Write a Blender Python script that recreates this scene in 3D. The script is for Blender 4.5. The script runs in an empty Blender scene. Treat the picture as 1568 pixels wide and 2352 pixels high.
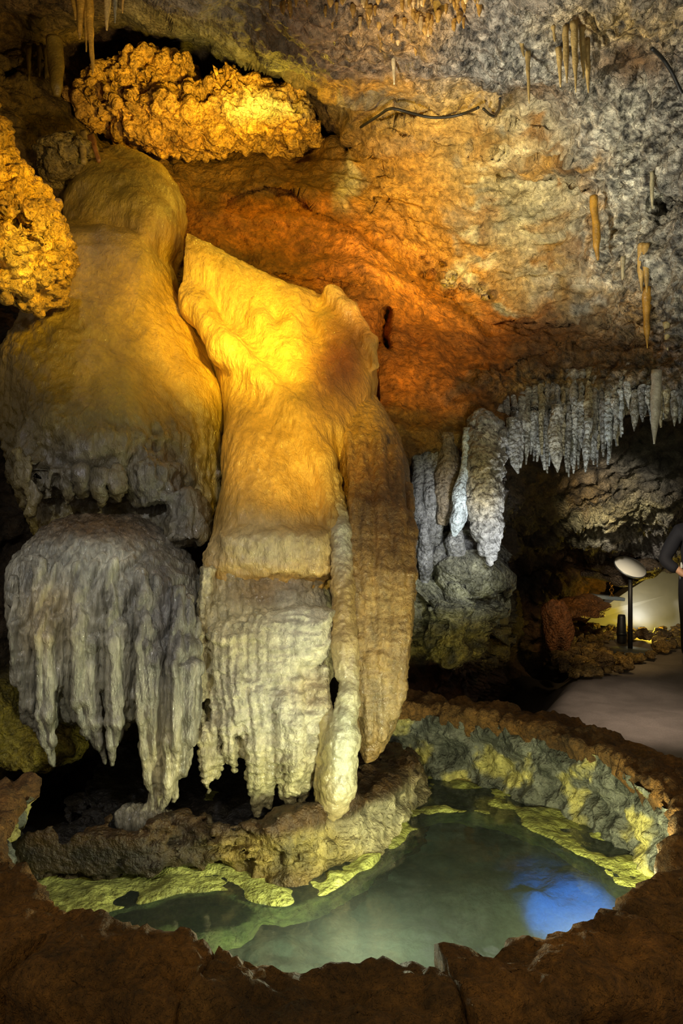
import bpy, math, random
import numpy as np
from mathutils import Vector
random.seed(7)
PI = math.pi
scene = bpy.context.scene
C = scene.collection
FPX, CU, CV, EYE = 1750.0, 784.0, 1176.0, 1.6     # focal length in pixels of the 1568x2352 frame, eye height

# ---------------------------------------------------------------- camera geometry helpers
def P(u, v, d):
    return ((u-CU)/FPX*d, d, EYE-(v-CV)/FPX*d)
def PV(u, v, d):
    return Vector(P(u, v, d))
def uv_of(co):
    y = np.maximum(co[:, 1], 0.3)
    return CU+co[:, 0]/y*FPX, CV-(co[:, 2]-EYE)/y*FPX

def lin(h):
    h = h.lstrip('#'); r = []
    for i in (0, 2, 4):
        c = int(h[i:i+2], 16)/255
        r.append(c/12.92 if c <= .04045 else ((c+.055)/1.055)**2.4)
    return tuple(r)

# ---------------------------------------------------------------- numpy noise
def _hash(ix, iy, iz, seed):
    h = (ix.astype(np.uint32)*np.uint32(374761393)) ^ (iy.astype(np.uint32)*np.uint32(668265263)) ^ (iz.astype(np.uint32)*np.uint32(2147483647)) ^ np.uint32((seed*974634777+12345) & 0xffffffff)
    h = (h ^ (h >> np.uint32(13)))*np.uint32(1274126177)
    h = (h ^ (h >> np.uint32(16)))*np.uint32(2246822519)
    return h ^ (h >> np.uint32(15))
def _h01(ix, iy, iz, seed):
    return (_hash(ix, iy, iz, seed) & np.uint32(0xffffff)).astype(np.float32)/np.float32(0xffffff)
def vnoise(x, y, z, seed=0):
    x, y, z = [np.asarray(a, np.float32) for a in np.broadcast_arrays(x, y, z)]
    ix, iy, iz = np.floor(x), np.floor(y), np.floor(z)
    fx, fy, fz = x-ix, y-iy, z-iz
    ix, iy, iz = ix.astype(np.int64), iy.astype(np.int64), iz.astype(np.int64)
    fx, fy, fz = [f*f*f*(f*(f*6-15)+10) for f in (fx, fy, fz)]
    r = 0
    for dx in (0, 1):
        wx = fx if dx else 1-fx
        for dy in (0, 1):
            wy = fy if dy else 1-fy
            for dz in (0, 1):
                wz = fz if dz else 1-fz
                r = r+wx*wy*wz*_h01(ix+dx, iy+dy, iz+dz, seed)
    return r*2-1
def fbm(x, y, z, oct=4, seed=0, gain=.5, lac=2.03):
    r, a, f = 0, 1., 1.
    for o in range(oct):
        r = r+a*vnoise(np.asarray(x)*f+o*17.3, np.asarray(y)*f+o*9.1, np.asarray(z)*f+o*3.7, seed+o); a *= gain; f *= lac
    return r
def worley(x, y, z, seed=0, jit=.9):
    x, y, z = [np.asarray(a, np.float32) for a in np.broadcast_arrays(x, y, z)]
    ix, iy, iz = np.floor(x).astype(np.int64), np.floor(y).astype(np.int64), np.floor(z).astype(np.int64)
    best = np.full(x.shape, 9., np.float32)
    for dx in (-1, 0, 1):
        for dy in (-1, 0, 1):
            for dz in (-1, 0, 1):
                cx, cy, cz = ix+dx, iy+dy, iz+dz
                px = cx+.5+(_h01(cx, cy, cz, seed)-.5)*jit
                py = cy+.5+(_h01(cx, cy, cz, seed+31)-.5)*jit
                pz = cz+.5+(_h01(cx, cy, cz, seed+67)-.5)*jit
                np.minimum(best, (px-x)**2+(py-y)**2+(pz-z)**2, out=best)
    return np.sqrt(best)
def popcorn(co, size, seed):
    """round knobs of about SIZE metres, 0..1"""
    s = 1/size
    w = worley(co[:, 0]*s, co[:, 1]*s, co[:, 2]*s, seed)
    return np.sqrt(np.clip(1-(w/.75)**2, 0, 1))
def sstep(a, b, x):
    t = np.clip((np.asarray(x, float)-a)/(b-a), 0, 1)
    return t*t*(3-2*t)

# ---------------------------------------------------------------- mesh plumbing
def mesh_np(name, verts, quads, tris=None, smooth=True):
    me = bpy.data.meshes.new(name)
    verts = np.ascontiguousarray(verts, np.float32)
    nq = 0 if quads is None else len(quads); nt = 0 if tris is None else len(tris)
    me.vertices.add(len(verts)); me.vertices.foreach_set('co', verts.ravel())
    loops, starts = [], []
    if nq: loops.append(np.asarray(quads, np.int32).ravel()); starts.append(np.arange(nq, dtype=np.int32)*4)
    if nt: loops.append(np.asarray(tris, np.int32).ravel()); starts.append(nq*4+np.arange(nt, dtype=np.int32)*3)
    loops = np.concatenate(loops); starts = np.concatenate(starts)
    me.loops.add(len(loops)); me.loops.foreach_set('vertex_index', loops)
    me.polygons.add(nq+nt); me.polygons.foreach_set('loop_start', starts)
    me.update(calc_edges=True); me.validate()
    me.polygons.foreach_set('use_smooth', np.full(nq+nt, smooth, bool))
    return me
def set_tint(me, rgb):
    a = me.color_attributes.new('tint', 'FLOAT_COLOR', 'POINT')
    out = np.ones((len(me.vertices), 4), np.float32); out[:, :3] = rgb
    a.data.foreach_set('color', out.ravel())
def tag(o, label=None, cat=None, group=None, kind=None):
    if label: o['label'] = label
    if cat: o['category'] = cat
    if group: o['group'] = group
    if kind: o['kind'] = kind
    return o
def link(name, me, mat=None, parent=None):
    o = bpy.data.objects.new(name, me); C.objects.link(o)
    if mat and not me.materials: me.materials.append(mat)
    if parent: o.parent = parent
    return o
def empty(name, loc=(0, 0, 0), rz=0):
    o = bpy.data.objects.new(name, None); C.objects.link(o); o.location = loc; o.rotation_euler = (0, 0, rz)
    o.empty_display_size = .1
    return o
def child(name, me, mat, parent):
    """a part whose mesh is in world coordinates under an Empty that stands at its own place (no rotation)"""
    o = link(name, me, mat, parent)
    o.location = (-parent.location.x, -parent.location.y, -parent.location.z)
    return o
def vnormals(co, quads):
    a, b, c, d = [co[quads[:, i]] for i in range(4)]
    n = np.cross(c-a, d-b)
    out = np.zeros_like(co)
    for i in range(4):
        for k in range(3):
            out[:, k] += np.bincount(quads[:, i], n[:, k], len(co))
    return out/np.maximum(np.linalg.norm(out, axis=1, keepdims=True), 1e-9)
def grid_quads(nu, nv, wrap=False):
    i = np.arange(nv-1)[:, None]*nu; j = np.arange(nu if wrap else nu-1)[None, :]
    j2 = (j+1) % nu
    return np.stack([i+j, i+j2, i+nu+j2, i+nu+j], -1).reshape(-1, 4)

# thin plate spline through scattered control points
class TPS:
    def __init__(s, pts, vals, sc=1000., lam=1e-4):
        s.sc = sc; p = np.array(pts, float)/sc; v = np.array(vals, float).reshape(len(pts), -1)
        n = len(p); s.p = p
        r = np.linalg.norm(p[:, None]-p[None], axis=-1)
        K = s.k(r)+lam*np.eye(n); T = np.c_[np.ones(n), p]
        A = np.zeros((n+3, n+3)); A[:n, :n] = K; A[:n, n:] = T; A[n:, :n] = T.T
        s.w = np.linalg.solve(A, np.r_[v, np.zeros((3, v.shape[1]))])
    def k(s, r): return np.where(r > 0, r*r*np.log(np.maximum(r, 1e-12)), 0)
    def __call__(s, u, v):
        sh = u.shape; q = np.c_[u.ravel(), v.ravel()]/s.sc
        out = np.zeros((len(q), s.w.shape[1]))
        for i in range(len(s.p)):
            out += s.k(np.linalg.norm(q-s.p[i], axis=1))[:, None]*s.w[i]
        out += s.w[-3]+q[:, :1]*s.w[-2]+q[:, 1:]*s.w[-1]
        return out[:, 0].reshape(sh)
def blobs(u, v, items, base, warp=25, seed=3, sc=60.):
    """zones of mineral colour: ITEMS (u, v, ru, rv, value, weight) over BASE, with ragged borders; value is a scalar or a colour"""
    wu = u+warp*fbm(u/sc, v/sc, 0.5, 4, seed); wv = v+warp*fbm(u/sc, v/sc, 7.5, 4, seed+11)
    base = np.atleast_1d(np.asarray(base, float))
    num = np.ones(u.shape+(1,))*base; 
    for (a, b, ru, rv, val, w) in items:
        g = w*np.exp(-(np.abs((wu-a)/ru)**2.6+np.abs((wv-b)/rv)**2.6))
        g = np.clip(g, 0, 1)[..., None]
        num = num*(1-g)+g*np.atleast_1d(np.asarray(val, float))
    return num
def seg_dist(u, v, poly, closed=False):
    """distance to a polyline"""
    best = np.full(np.shape(u), 1e9)
    pts = list(poly)+([poly[0]] if closed else [])
    for (a, b), (c, d) in zip(pts[:-1], pts[1:]):
        ex, ey = c-a, d-b; L = ex*ex+ey*ey+1e-12
        t = np.clip(((u-a)*ex+(v-b)*ey)/L, 0, 1)
        best = np.minimum(best, np.hypot(u-a-t*ex, v-b-t*ey))
    return best
def inside(u, v, poly):
    r = np.zeros(np.shape(u), bool); n = len(poly)
    for i in range(n):
        (a, b), (c, d) = poly[i], poly[(i+1) % n]
        if b == d: continue
        r ^= ((b > v) != (d > v)) & (u < (c-a)*(v-b)/(d-b)+a)
    return r
def polyf(xs, pts):
    p = np.array(pts, float)
    return np.interp(xs, p[:, 0], p[:, 1])

# ---------------------------------------------------------------- implicit bodies
class Field:
    def __init__(s, lo, hi, h):
        s.lo, s.h = np.array(lo, float), h
        s.n = [int((b-a)/h)+2 for a, b in zip(lo, hi)]
        s.ax = [np.float32(s.lo[i]+h*np.arange(s.n[i])) for i in range(3)]
        s.F = np.full(s.n, .5, np.float32)
    def box(s, lo, hi):
        sl = []
        for i in range(3):
            a = max(0, int((lo[i]-s.lo[i])/s.h)-1); b = min(s.n[i], int((hi[i]-s.lo[i])/s.h)+3)
            if b <= a: return None, None
            sl.append(slice(a, b))
        sl = tuple(sl)
        X = s.ax[0][sl[0]][:, None, None]; Y = s.ax[1][sl[1]][None, :, None]; Z = s.ax[2][sl[2]][None, None, :]
        return sl, (X, Y, Z)
    def put(s, sl, d, k):
        f = s.F[sl]
        if k <= 0: s.F[sl] = np.minimum(f, d); return
        h = np.clip(.5+.5*(f-d)/k, 0, 1)
        s.F[sl] = f*(1-h)+d*h-k*h*(1-h)
    def cut(s, sl, d, k):
        """carve away the region d < 0"""
        f = s.F[sl]; e = -d
        h = np.clip(.5-.5*(f-e)/k, 0, 1)
        s.F[sl] = f*(1-h)+e*h+k*h*(1-h)
    def loft(s, rows, k=.06, n=2.5, carve=False):
        """rows of (v, uL, uR, depth of the front, half depth)"""
        r = []
        for (v, a, b, d, hb) in rows:
            yc = d+hb; ye = d+.6*hb; z = EYE-(v-CV)/FPX*(d+.4*hb)
            r.append((z, (a-CU)/FPX*ye, (b-CU)/FPX*ye, yc, hb))
        r = np.array(sorted(r))
        pad = k+.03
        sl, G = s.box((r[:, 1].min()-pad, (r[:, 3]-r[:, 4]).min()-pad, r[0, 0]-pad), (r[:, 2].max()+pad, (r[:, 3]+r[:, 4]).max()+pad, r[-1, 0]+pad))
        if sl is None: return
        X, Y, Z = G
        zf = Z.ravel()
        # smooth the interpolated profile a little
        def ip(c):
            y = np.interp(zf, r[:, 0], c); w = max(3, int(.05/s.h)) | 1
            yp = np.pad(y, w//2, mode='edge'); return np.convolve(yp, np.ones(w)/w, 'valid')[None, None, :].astype(np.float32)
        xl, xr, yc, hb = ip(r[:, 1]), ip(r[:, 2]), ip(r[:, 3]), ip(r[:, 4])
        a = np.maximum((xr-xl)/2, .004); xc = (xl+xr)/2
        d = ((np.abs((X-xc)/a)**n+np.abs((Y-yc)/hb)**n)**(1/n)-1)*np.minimum(a, hb)
        d = np.maximum(d, np.maximum(Z-r[-1, 0], r[0, 0]-Z))
        if carve: s.cut(sl, d, k)
        else: s.put(sl, d, k)
    def strand(s, pts, k=.03, sq=1.0):
        """tapering drip: (u, v, d, radius in px at that depth); sq stretches depth"""
        w = [(np.array(P(u, v, d)), r*d/FPX) for (u, v, d, r) in pts]
        for (p, rp), (q, rq) in zip(w[:-1], w[1:]):
            m = max(rp, rq)+k+.02
            sl, G = s.box(np.minimum(p, q)-m*max(1, sq), np.maximum(p, q)+m*max(1, sq))
            if sl is None: continue
            X, Y, Z = G; e = q-p; L = e @ e+1e-12
            t = np.clip(((X-p[0])*e[0]+(Y-p[1])*e[1]+(Z-p[2])*e[2])/L, 0, 1)
            d = np.sqrt((X-p[0]-t*e[0])**2+((Y-p[1]-t*e[1])/sq)**2+(Z-p[2]-t*e[2])**2)-(rp+(rq-rp)*t)
            s.put(sl, d.astype(np.float32), k)
    def ell(s, c, r, k=.05, carve=False):
        c, r = np.array(c, float), np.array(r, float); m = k+.03
        sl, G = s.box(c-r-m, c+r+m)
        if sl is None: return
        X, Y, Z = G
        d = (np.sqrt(((X-c[0])/r[0])**2+((Y-c[1])/r[1])**2+((Z-c[2])/r[2])**2)-1)*r.min()
        if carve: s.cut(sl, d.astype(np.float32), k)
        else: s.put(sl, d.astype(np.float32), k)
    def slab(s, poly, d0, b, k=.05, edge=.25, slope=(0, 0), carve=False):
        """pixel outline POLY at depth D0 swollen to half depth B; EDGE metres from the rim to full thickness; slope = dY/dX, dY/dZ"""
        w = [P(u, v, d0) for (u, v) in poly]; pw = [(p[0], p[2]) for p in w]
        xs = [p[0] for p in pw]; zs = [p[1] for p in pw]
        m = k+.03; ys = abs(slope[0])*(max(xs)-min(xs))/2+abs(slope[1])*(max(zs)-min(zs))/2
        sl, G = s.box((min(xs)-m, d0-b-m-ys, min(zs)-m), (max(xs)+m, d0+b+m+ys, max(zs)+m))
        if sl is None: return
        X, Y, Z = G
        X2, Z2 = np.broadcast_arrays(X[:, 0, :], Z[:, 0, :])
        dd = seg_dist(X2, Z2, pw, True); ins = inside(X2, Z2, pw)
        t = np.clip(dd/edge, 0, 1); prof = np.where(ins, b*np.sqrt(np.clip(1-(1-t)**2, 0, 1)), -dd)
        yc = d0+slope[0]*(X2-np.mean(xs))+slope[1]*(Z2-np.mean(zs))
        d = (np.abs(Y-yc[:, None, :])-prof[:, None, :]).astype(np.float32)
        d = np.where(ins[:, None, :], d*.7, np.maximum(d, dd[:, None, :]))
        if carve: s.cut(sl, d.astype(np.float32), k)
        else: s.put(sl, d.astype(np.float32), k)
    def noise(s, fn):
        """roughen: subtract fn(X,Y,Z) only near the surface"""
        idx = np.nonzero(np.abs(s.F) < .12)
        s.F[idx] -= fn(s.ax[0][idx[0]], s.ax[1][idx[1]], s.ax[2][idx[2]]).astype(np.float32)
    def mesh(s):
        F = s.F; F[0] = F[-1] = .1; F[:, 0] = F[:, -1] = .1; F[:, :, 0] = F[:, :, -1] = .1
        ins = F < 0
        nx, ny, nz = F.shape
        cnt = np.zeros((nx-1, ny-1, nz-1), np.uint8)
        for dx in (0, 1):
            for dy in (0, 1):
                for dz in (0, 1):
                    cnt += ins[dx:nx-1+dx, dy:ny-1+dy, dz:nz-1+dz]
        cx, cy, cz = np.nonzero((cnt > 0) & (cnt < 8))
        idm = np.full(cnt.shape, -1, np.int32); idm[cx, cy, cz] = np.arange(len(cx))
        acc = np.zeros((len(cx), 3)); num = np.zeros(len(cx))
        corner = [(i, j, k) for i in (0, 1) for j in (0, 1) for k in (0, 1)]
        val = {c: F[cx+c[0], cy+c[1], cz+c[2]] for c in corner}
        for c in corner:
            for ax in range(3):
                if c[ax]: continue
                e = list(c); e[ax] = 1; e = tuple(e)
                f0, f1 = val[c], val[e]; m = (f0 < 0) != (f1 < 0)
                t = np.where(m, f0/np.where(m, f0-f1, 1), 0)
                for q in range(3):
                    acc[:, q] += np.where(m, c[q]+(t if q == ax else 0), 0)
                num += m
        co = (np.stack([cx, cy, cz], 1)+acc/num[:, None])*s.h+s.lo
        Q = []
        for ax in range(3):
            sl0 = [slice(1, -1)]*3; sl1 = [slice(1, -1)]*3
            sl0[ax] = slice(0, -1); sl1[ax] = slice(1, None)
            a, b = ins[tuple(sl0)], ins[tuple(sl1)]
            for flip, m in ((0, a & ~b), (1, ~a & b)):
                p = list(np.nonzero(m)); o = [1, 1, 1]; o[ax] = 0
                p = [p[i]+o[i] for i in range(3)]
                u, w = (ax+1) % 3, (ax+2) % 3
                def at(du, dw):
                    q = list(p); q[u] = q[u]-du; q[w] = q[w]-dw
                    return idm[q[0], q[1], q[2]]
                quad = [at(1, 1), at(0, 1), at(0, 0), at(1, 0)]
                if flip: quad = quad[::-1]
                Q.append(np.stack(quad, 1))
        Q = np.concatenate(Q); Q = Q[(Q >= 0).all(1)]
        s.F = None
        return co, Q
def smooth_co(co, Q, it=2, lam=.5):
    for _ in range(it):
        acc = np.zeros_like(co); n = np.zeros(len(co))
        for i, j in ((0, 1), (1, 2), (2, 3), (3, 0)):
            for a, b in ((Q[:, i], Q[:, j]), (Q[:, j], Q[:, i])):
                for k in range(3): acc[:, k] += np.bincount(a, co[b, k], len(co))
                n += np.bincount(a, minlength=len(co))
        co = co+lam*(acc/np.maximum(n, 1)[:, None]-co)
    return co

# tube / drip mesh along world points
def tube(pts, rad, seg=12, rough=0, seed=0, sub=4, close=True):
    pts = np.array(pts, float); rad = np.array(rad, float)
    t = np.arange(len(pts)); tt = np.linspace(0, len(pts)-1, (len(pts)-1)*sub+1)
    p = np.stack([np.interp(tt, t, pts[:, i]) for i in range(3)], 1); r = np.interp(tt, t, rad)
    tan = np.gradient(p, axis=0); tan /= np.maximum(np.linalg.norm(tan, axis=1, keepdims=True), 1e-9)
    ref = np.where(np.abs(tan[:, 2:]) > .9, np.array([[1., 0, 0]]), np.array([[0, 0, 1.]]))
    s1 = np.cross(tan, ref); s1 /= np.linalg.norm(s1, axis=1, keepdims=True); s2 = np.cross(tan, s1)
    a = np.linspace(0, 2*PI, seg, endpoint=False)
    co = p[:, None]+r[:, None, None]*(np.cos(a)[None, :, None]*s1[:, None]+np.sin(a)[None, :, None]*s2[:, None])
    if rough:
        q = co.reshape(-1, 3); sc = 1/np.maximum(r.max()*1.6, 1e-3)
        n = fbm(q[:, 0]*sc, q[:, 1]*sc, q[:, 2]*sc*.6, 3, seed).reshape(co.shape[:2])
        cen = p[:, None]; co = cen+(co-cen)*(1+rough*n[..., None])
    co = co.reshape(-1, 3); n = len(p)
    quads = grid_quads(seg, n, True)
    tris = []
    if close:
        co = np.r_[co, p[:1], p[-1:]]; i0 = n*seg
        j = np.arange(seg); j2 = (j+1) % seg
        tris = np.concatenate([np.stack([np.full(seg, i0), j2, j], 1), np.stack([np.full(seg, i0+1), (n-1)*seg+j, (n-1)*seg+j2], 1)])
    return co, quads, (tris if close else None)
def join(parts):
    V, Q, T, n = [], [], [], 0
    for (v, q, t) in parts:
        V.append(v)
        if q is not None and len(q): Q.append(np.asarray(q)+n)
        if t is not None and len(t): T.append(np.asarray(t)+n)
        n += len(v)
    return np.concatenate(V), (np.concatenate(Q) if Q else None), (np.concatenate(T) if T else None)
def lathe(prof, seg=40, c=(0, 0, 0)):
    """profile of (r, z)"""
    a = np.linspace(0, 2*PI, seg, endpoint=False)
    co = np.array([[(r*math.cos(t)+c[0], r*math.sin(t)+c[1], z+c[2]) for t in a] for r, z in prof]).reshape(-1, 3)
    return co, grid_quads(seg, len(prof), True)[:, ::1], None
def plan(s, poly, z0, z1, k=.03, rnd=.05, tilt=None):
    """solid over a ground plan (x, y) from z0 to z1 with rounded rims"""
    xs = [p[0] for p in poly]; ys = [p[1] for p in poly]; m = k+.04
    sl, G = s.box((min(xs)-m, min(ys)-m, z0-m), (max(xs)+m, max(ys)+m, z1+m+.1))
    if sl is None: return
    X, Y, Z = G
    X2, Y2 = np.broadcast_arrays(X[:, :, 0], Y[:, :, 0])
    d2 = seg_dist(X2, Y2, poly, True); d2 = np.where(inside(X2, Y2, poly), -d2, d2)[:, :, None]
    zt = z1 if tilt is None else z1+tilt(X2, Y2)[:, :, None]
    a = d2+rnd; b = np.maximum(Z-zt, z0-Z)+rnd
    d = np.minimum(np.maximum(a, b), 0)+np.hypot(np.maximum(a, 0), np.maximum(b, 0))-rnd
    s.put(sl, d.astype(np.float32), k)
Field.plan = plan
def at_height(u, v, z):
    """the point of the horizontal plane z seen at pixel (u, v)"""
    d = (EYE-z)*FPX/(v-CV)
    return ((u-CU)/FPX*d, d)
# ---------------------------------------------------------------- materials
def rock_mat(name, rough=.7, bumps=((28, .012, 'N'), (90, .004, 'N')), mott=(9, .75, 1.25), spec=.5, coat=0., coat_rough=.12, fine=(70, .85, 1.15), stretch=(1, 1, 1), speck=None, sss=0.):
    m = bpy.data.materials.new(name); m.use_nodes = True
    nt = m.node_tree; N, L = nt.nodes, nt.links; N.clear()
    out = N.new('ShaderNodeOutputMaterial'); b = N.new('ShaderNodeBsdfPrincipled')
    L.new(b.outputs[0], out.inputs[0])
    at = N.new('ShaderNodeAttribute'); at.attribute_name = 'tint'
    geo = N.new('ShaderNodeNewGeometry')
    mp = N.new('ShaderNodeMapping'); L.new(geo.outputs['Position'], mp.inputs[0]); mp.inputs['Scale'].default_value = stretch
    def noise(sc, det=5, vec=None, dist=0):
        n = N.new('ShaderNodeTexNoise'); n.inputs['Scale'].default_value = sc; n.inputs['Detail'].default_value = det; n.inputs['Distortion'].default_value = dist
        L.new(vec or mp.outputs[0], n.inputs['Vector']); return n.outputs['Fac']
    def ramp(f, lo, hi, a=.25, c=.75):
        r = N.new('ShaderNodeMapRange'); r.inputs[1].default_value = a; r.inputs[2].default_value = c; r.inputs[3].default_value = lo; r.inputs[4].default_value = hi
        L.new(f, r.inputs[0]); return r.outputs[0]
    def mul(c, f):
        x = N.new('ShaderNodeVectorMath'); x.operation = 'SCALE'; L.new(c, x.inputs[0]); L.new(f, x.inputs['Scale']); return x.outputs[0]
    col = mul(at.outputs['Color'], ramp(noise(mott[0], 6, dist=.6), mott[1], mott[2]))
    col = mul(col, ramp(noise(fine[0], 4), fine[1], fine[2]))
    if speck:            # (scale, colour, threshold): mineral flecks
        mx = N.new('ShaderNodeMixRGB'); L.new(col, mx.inputs[1]); mx.inputs[2].default_value = (*lin(speck[1]), 1)
        L.new(ramp(noise(speck[0], 4), 0, .9, speck[2], speck[2]+.06), mx.inputs[0]); col = mx.outputs[0]
    L.new(col, b.inputs['Base Color'])
    b.inputs['Roughness'].default_value = rough
    b.inputs['Specular IOR Level'].default_value = spec
    if coat:
        b.inputs['Coat Weight'].default_value = coat; b.inputs['Coat IOR'].default_value = 1.75; b.inputs['Coat Roughness'].default_value = coat_rough
    if sss:
        b.inputs['Subsurface Weight'].default_value = sss; b.inputs['Subsurface Radius'].default_value = (.05, .025, .008); b.inputs['Subsurface Scale'].default_value = 1
    prev = None
    for (sc, h, kind) in bumps:
        if kind == 'N': f = noise(sc, 5)
        else:
            v = N.new('ShaderNodeTexVoronoi'); v.inputs['Scale'].default_value = sc; L.new(mp.outputs[0], v.inputs['Vector'])
            f = ramp(v.outputs['Distance'], 1, 0, 0, .8)
        bp = N.new('ShaderNodeBump'); bp.inputs['Strength'].default_value = 1; bp.inputs['Distance'].default_value = h
        L.new(f, bp.inputs['Height'])
        if prev: L.new(prev, bp.inputs['Normal'])
        prev = bp.outputs[0]
    if prev:
        L.new(prev, b.inputs['Normal'])
        if coat: L.new(prev, b.inputs['Coat Normal'])
    return m
def plain_mat(name, col, rough=.5, metal=0., emit=None, power=0, noise=None, bump=0):
    m = bpy.data.materials.new(name); m.use_nodes = True
    nt = m.node_tree; N, L = nt.nodes, nt.links; b = N['Principled BSDF']
    b.inputs['Base Color'].default_value = (*lin(col), 1); b.inputs['Roughness'].default_value = rough; b.inputs['Metallic'].default_value = metal
    if emit: b.inputs['Emission Color'].default_value = (*lin(emit), 1); b.inputs['Emission Strength'].default_value = power
    geo = N.new('ShaderNodeNewGeometry'); n = N.new('ShaderNodeTexNoise'); n.inputs['Scale'].default_value = noise[0] if noise else 40; n.inputs['Detail'].default_value = 5
    L.new(geo.outputs['Position'], n.inputs['Vector'])
    amt = noise[1] if noise else .08
    r = N.new('ShaderNodeMapRange'); r.inputs[1].default_value = .3; r.inputs[2].default_value = .7; r.inputs[3].default_value = 1-amt; r.inputs[4].default_value = 1+amt
    L.new(n.outputs['Fac'], r.inputs[0])
    s = N.new('ShaderNodeVectorMath'); s.operation = 'SCALE'; s.inputs[0].default_value = lin(col); L.new(r.outputs[0], s.inputs['Scale']); L.new(s.outputs[0], b.inputs['Base Color'])
    if bump:
        bp = N.new('ShaderNodeBump'); bp.inputs['Distance'].default_value = bump; L.new(n.outputs['Fac'], bp.inputs['Height']); L.new(bp.outputs[0], b.inputs['Normal'])
    return m
M = {}
M['wall'] = rock_mat('cave_limestone', .7, ((14, .05, 'N'), (45, .022, 'N'), (150, .006, 'N')), (5, .6, 1.35), fine=(38, .6, 1.4))
M['crust'] = rock_mat('coralloid_crust', .6, ((38, .022, 'V'), (60, .018, 'N'), (180, .005, 'N')), (8, .65, 1.3), fine=(30, .45, 1.6), coat=.25, coat_rough=.25)
M['flow'] = rock_mat('wet_flowstone', .45, ((14, .012, 'N'), (40, .007, 'N'), (75, .007, 'N'), (160, .003, 'N')), (6, .75, 1.2), fine=(60, .8, 1.2), coat=.9, coat_rough=.09, stretch=(1, 1, .45))
M['drape'] = rock_mat('rippled_calcite', .42, ((30, .014, 'N'), (85, .009, 'N'), (220, .003, 'N')), (9, .7, 1.25), fine=(45, .65, 1.35), coat=.9, coat_rough=.14, stretch=(1, 1, .8))
M['fluted'] = rock_mat('fluted_grey_calcite', .4, ((34, .014, 'N'), (100, .008, 'N'), (240, .003, 'N')), (14, .55, 1.35), fine=(50, .5, 1.5), coat=1., coat_rough=.12, stretch=(1, 1, .28))
M['wet'] = rock_mat('dripping_wet_calcite', .3, ((30, .006, 'N'), (90, .006, 'N')), (9, .8, 1.15), fine=(60, .85, 1.15), coat=1., coat_rough=.08)
M['kerb'] = rock_mat('brown_kerb_stone', .8, ((20, .035, 'N'), (60, .018, 'N'), (190, .006, 'N')), (11, .5, 1.55), fine=(55, .5, 1.55))
M['poolwall'] = rock_mat('grey_pool_rubble', .6, ((24, .035, 'N'), (70, .014, 'N')), (10, .5, 1.45), fine=(26, .6, 1.5), coat=.2)
M['straw'] = rock_mat('pale_dripstone', .5, ((60, .005, 'N'), (180, .002, 'N')), (14, .8, 1.2), fine=(80, .8, 1.2), coat=.3)
M['path'] = rock_mat('concrete_path', .7, ((60, .004, 'N'), (220, .0015, 'N')), (4, .75, 1.2), fine=(90, .85, 1.15))
M['bed'] = rock_mat('pool_bed', .9, ((14, .03, 'N'), (50, .01, 'N')), (5, .6, 1.35), fine=(25, .75, 1.25))
# ---------------------------------------------------------------- camera, ceiling, walls, floor
cam = bpy.data.cameras.new('camera'); co_ = bpy.data.objects.new('camera', cam); C.objects.link(co_)
co_.location = (0, 0, EYE); co_.rotation_euler = (PI/2, 0, 0)
cam.sensor_fit = 'VERTICAL'; cam.sensor_height = 36; cam.lens = FPX/2352*36; cam.clip_start = .05; cam.clip_end = 100
scene.camera = co_

def relief(u0, u1, v0, v1, step, depth):
    us = np.arange(u0, u1+.1, step); vs = np.arange(v0, v1+.1, step)
    U, V = np.meshgrid(us, vs); D = depth(U, V)
    co = np.stack([(U-CU)/FPX*D, D, EYE-(V-CV)/FPX*D], -1).reshape(-1, 3)
    Q = grid_quads(len(us), len(vs))
    n = vnormals(co, Q)
    to = np.array([0, 0, EYE])-co
    n *= np.sign((n*to).sum(1))[:, None]
    return co, Q, n, U, V

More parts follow.
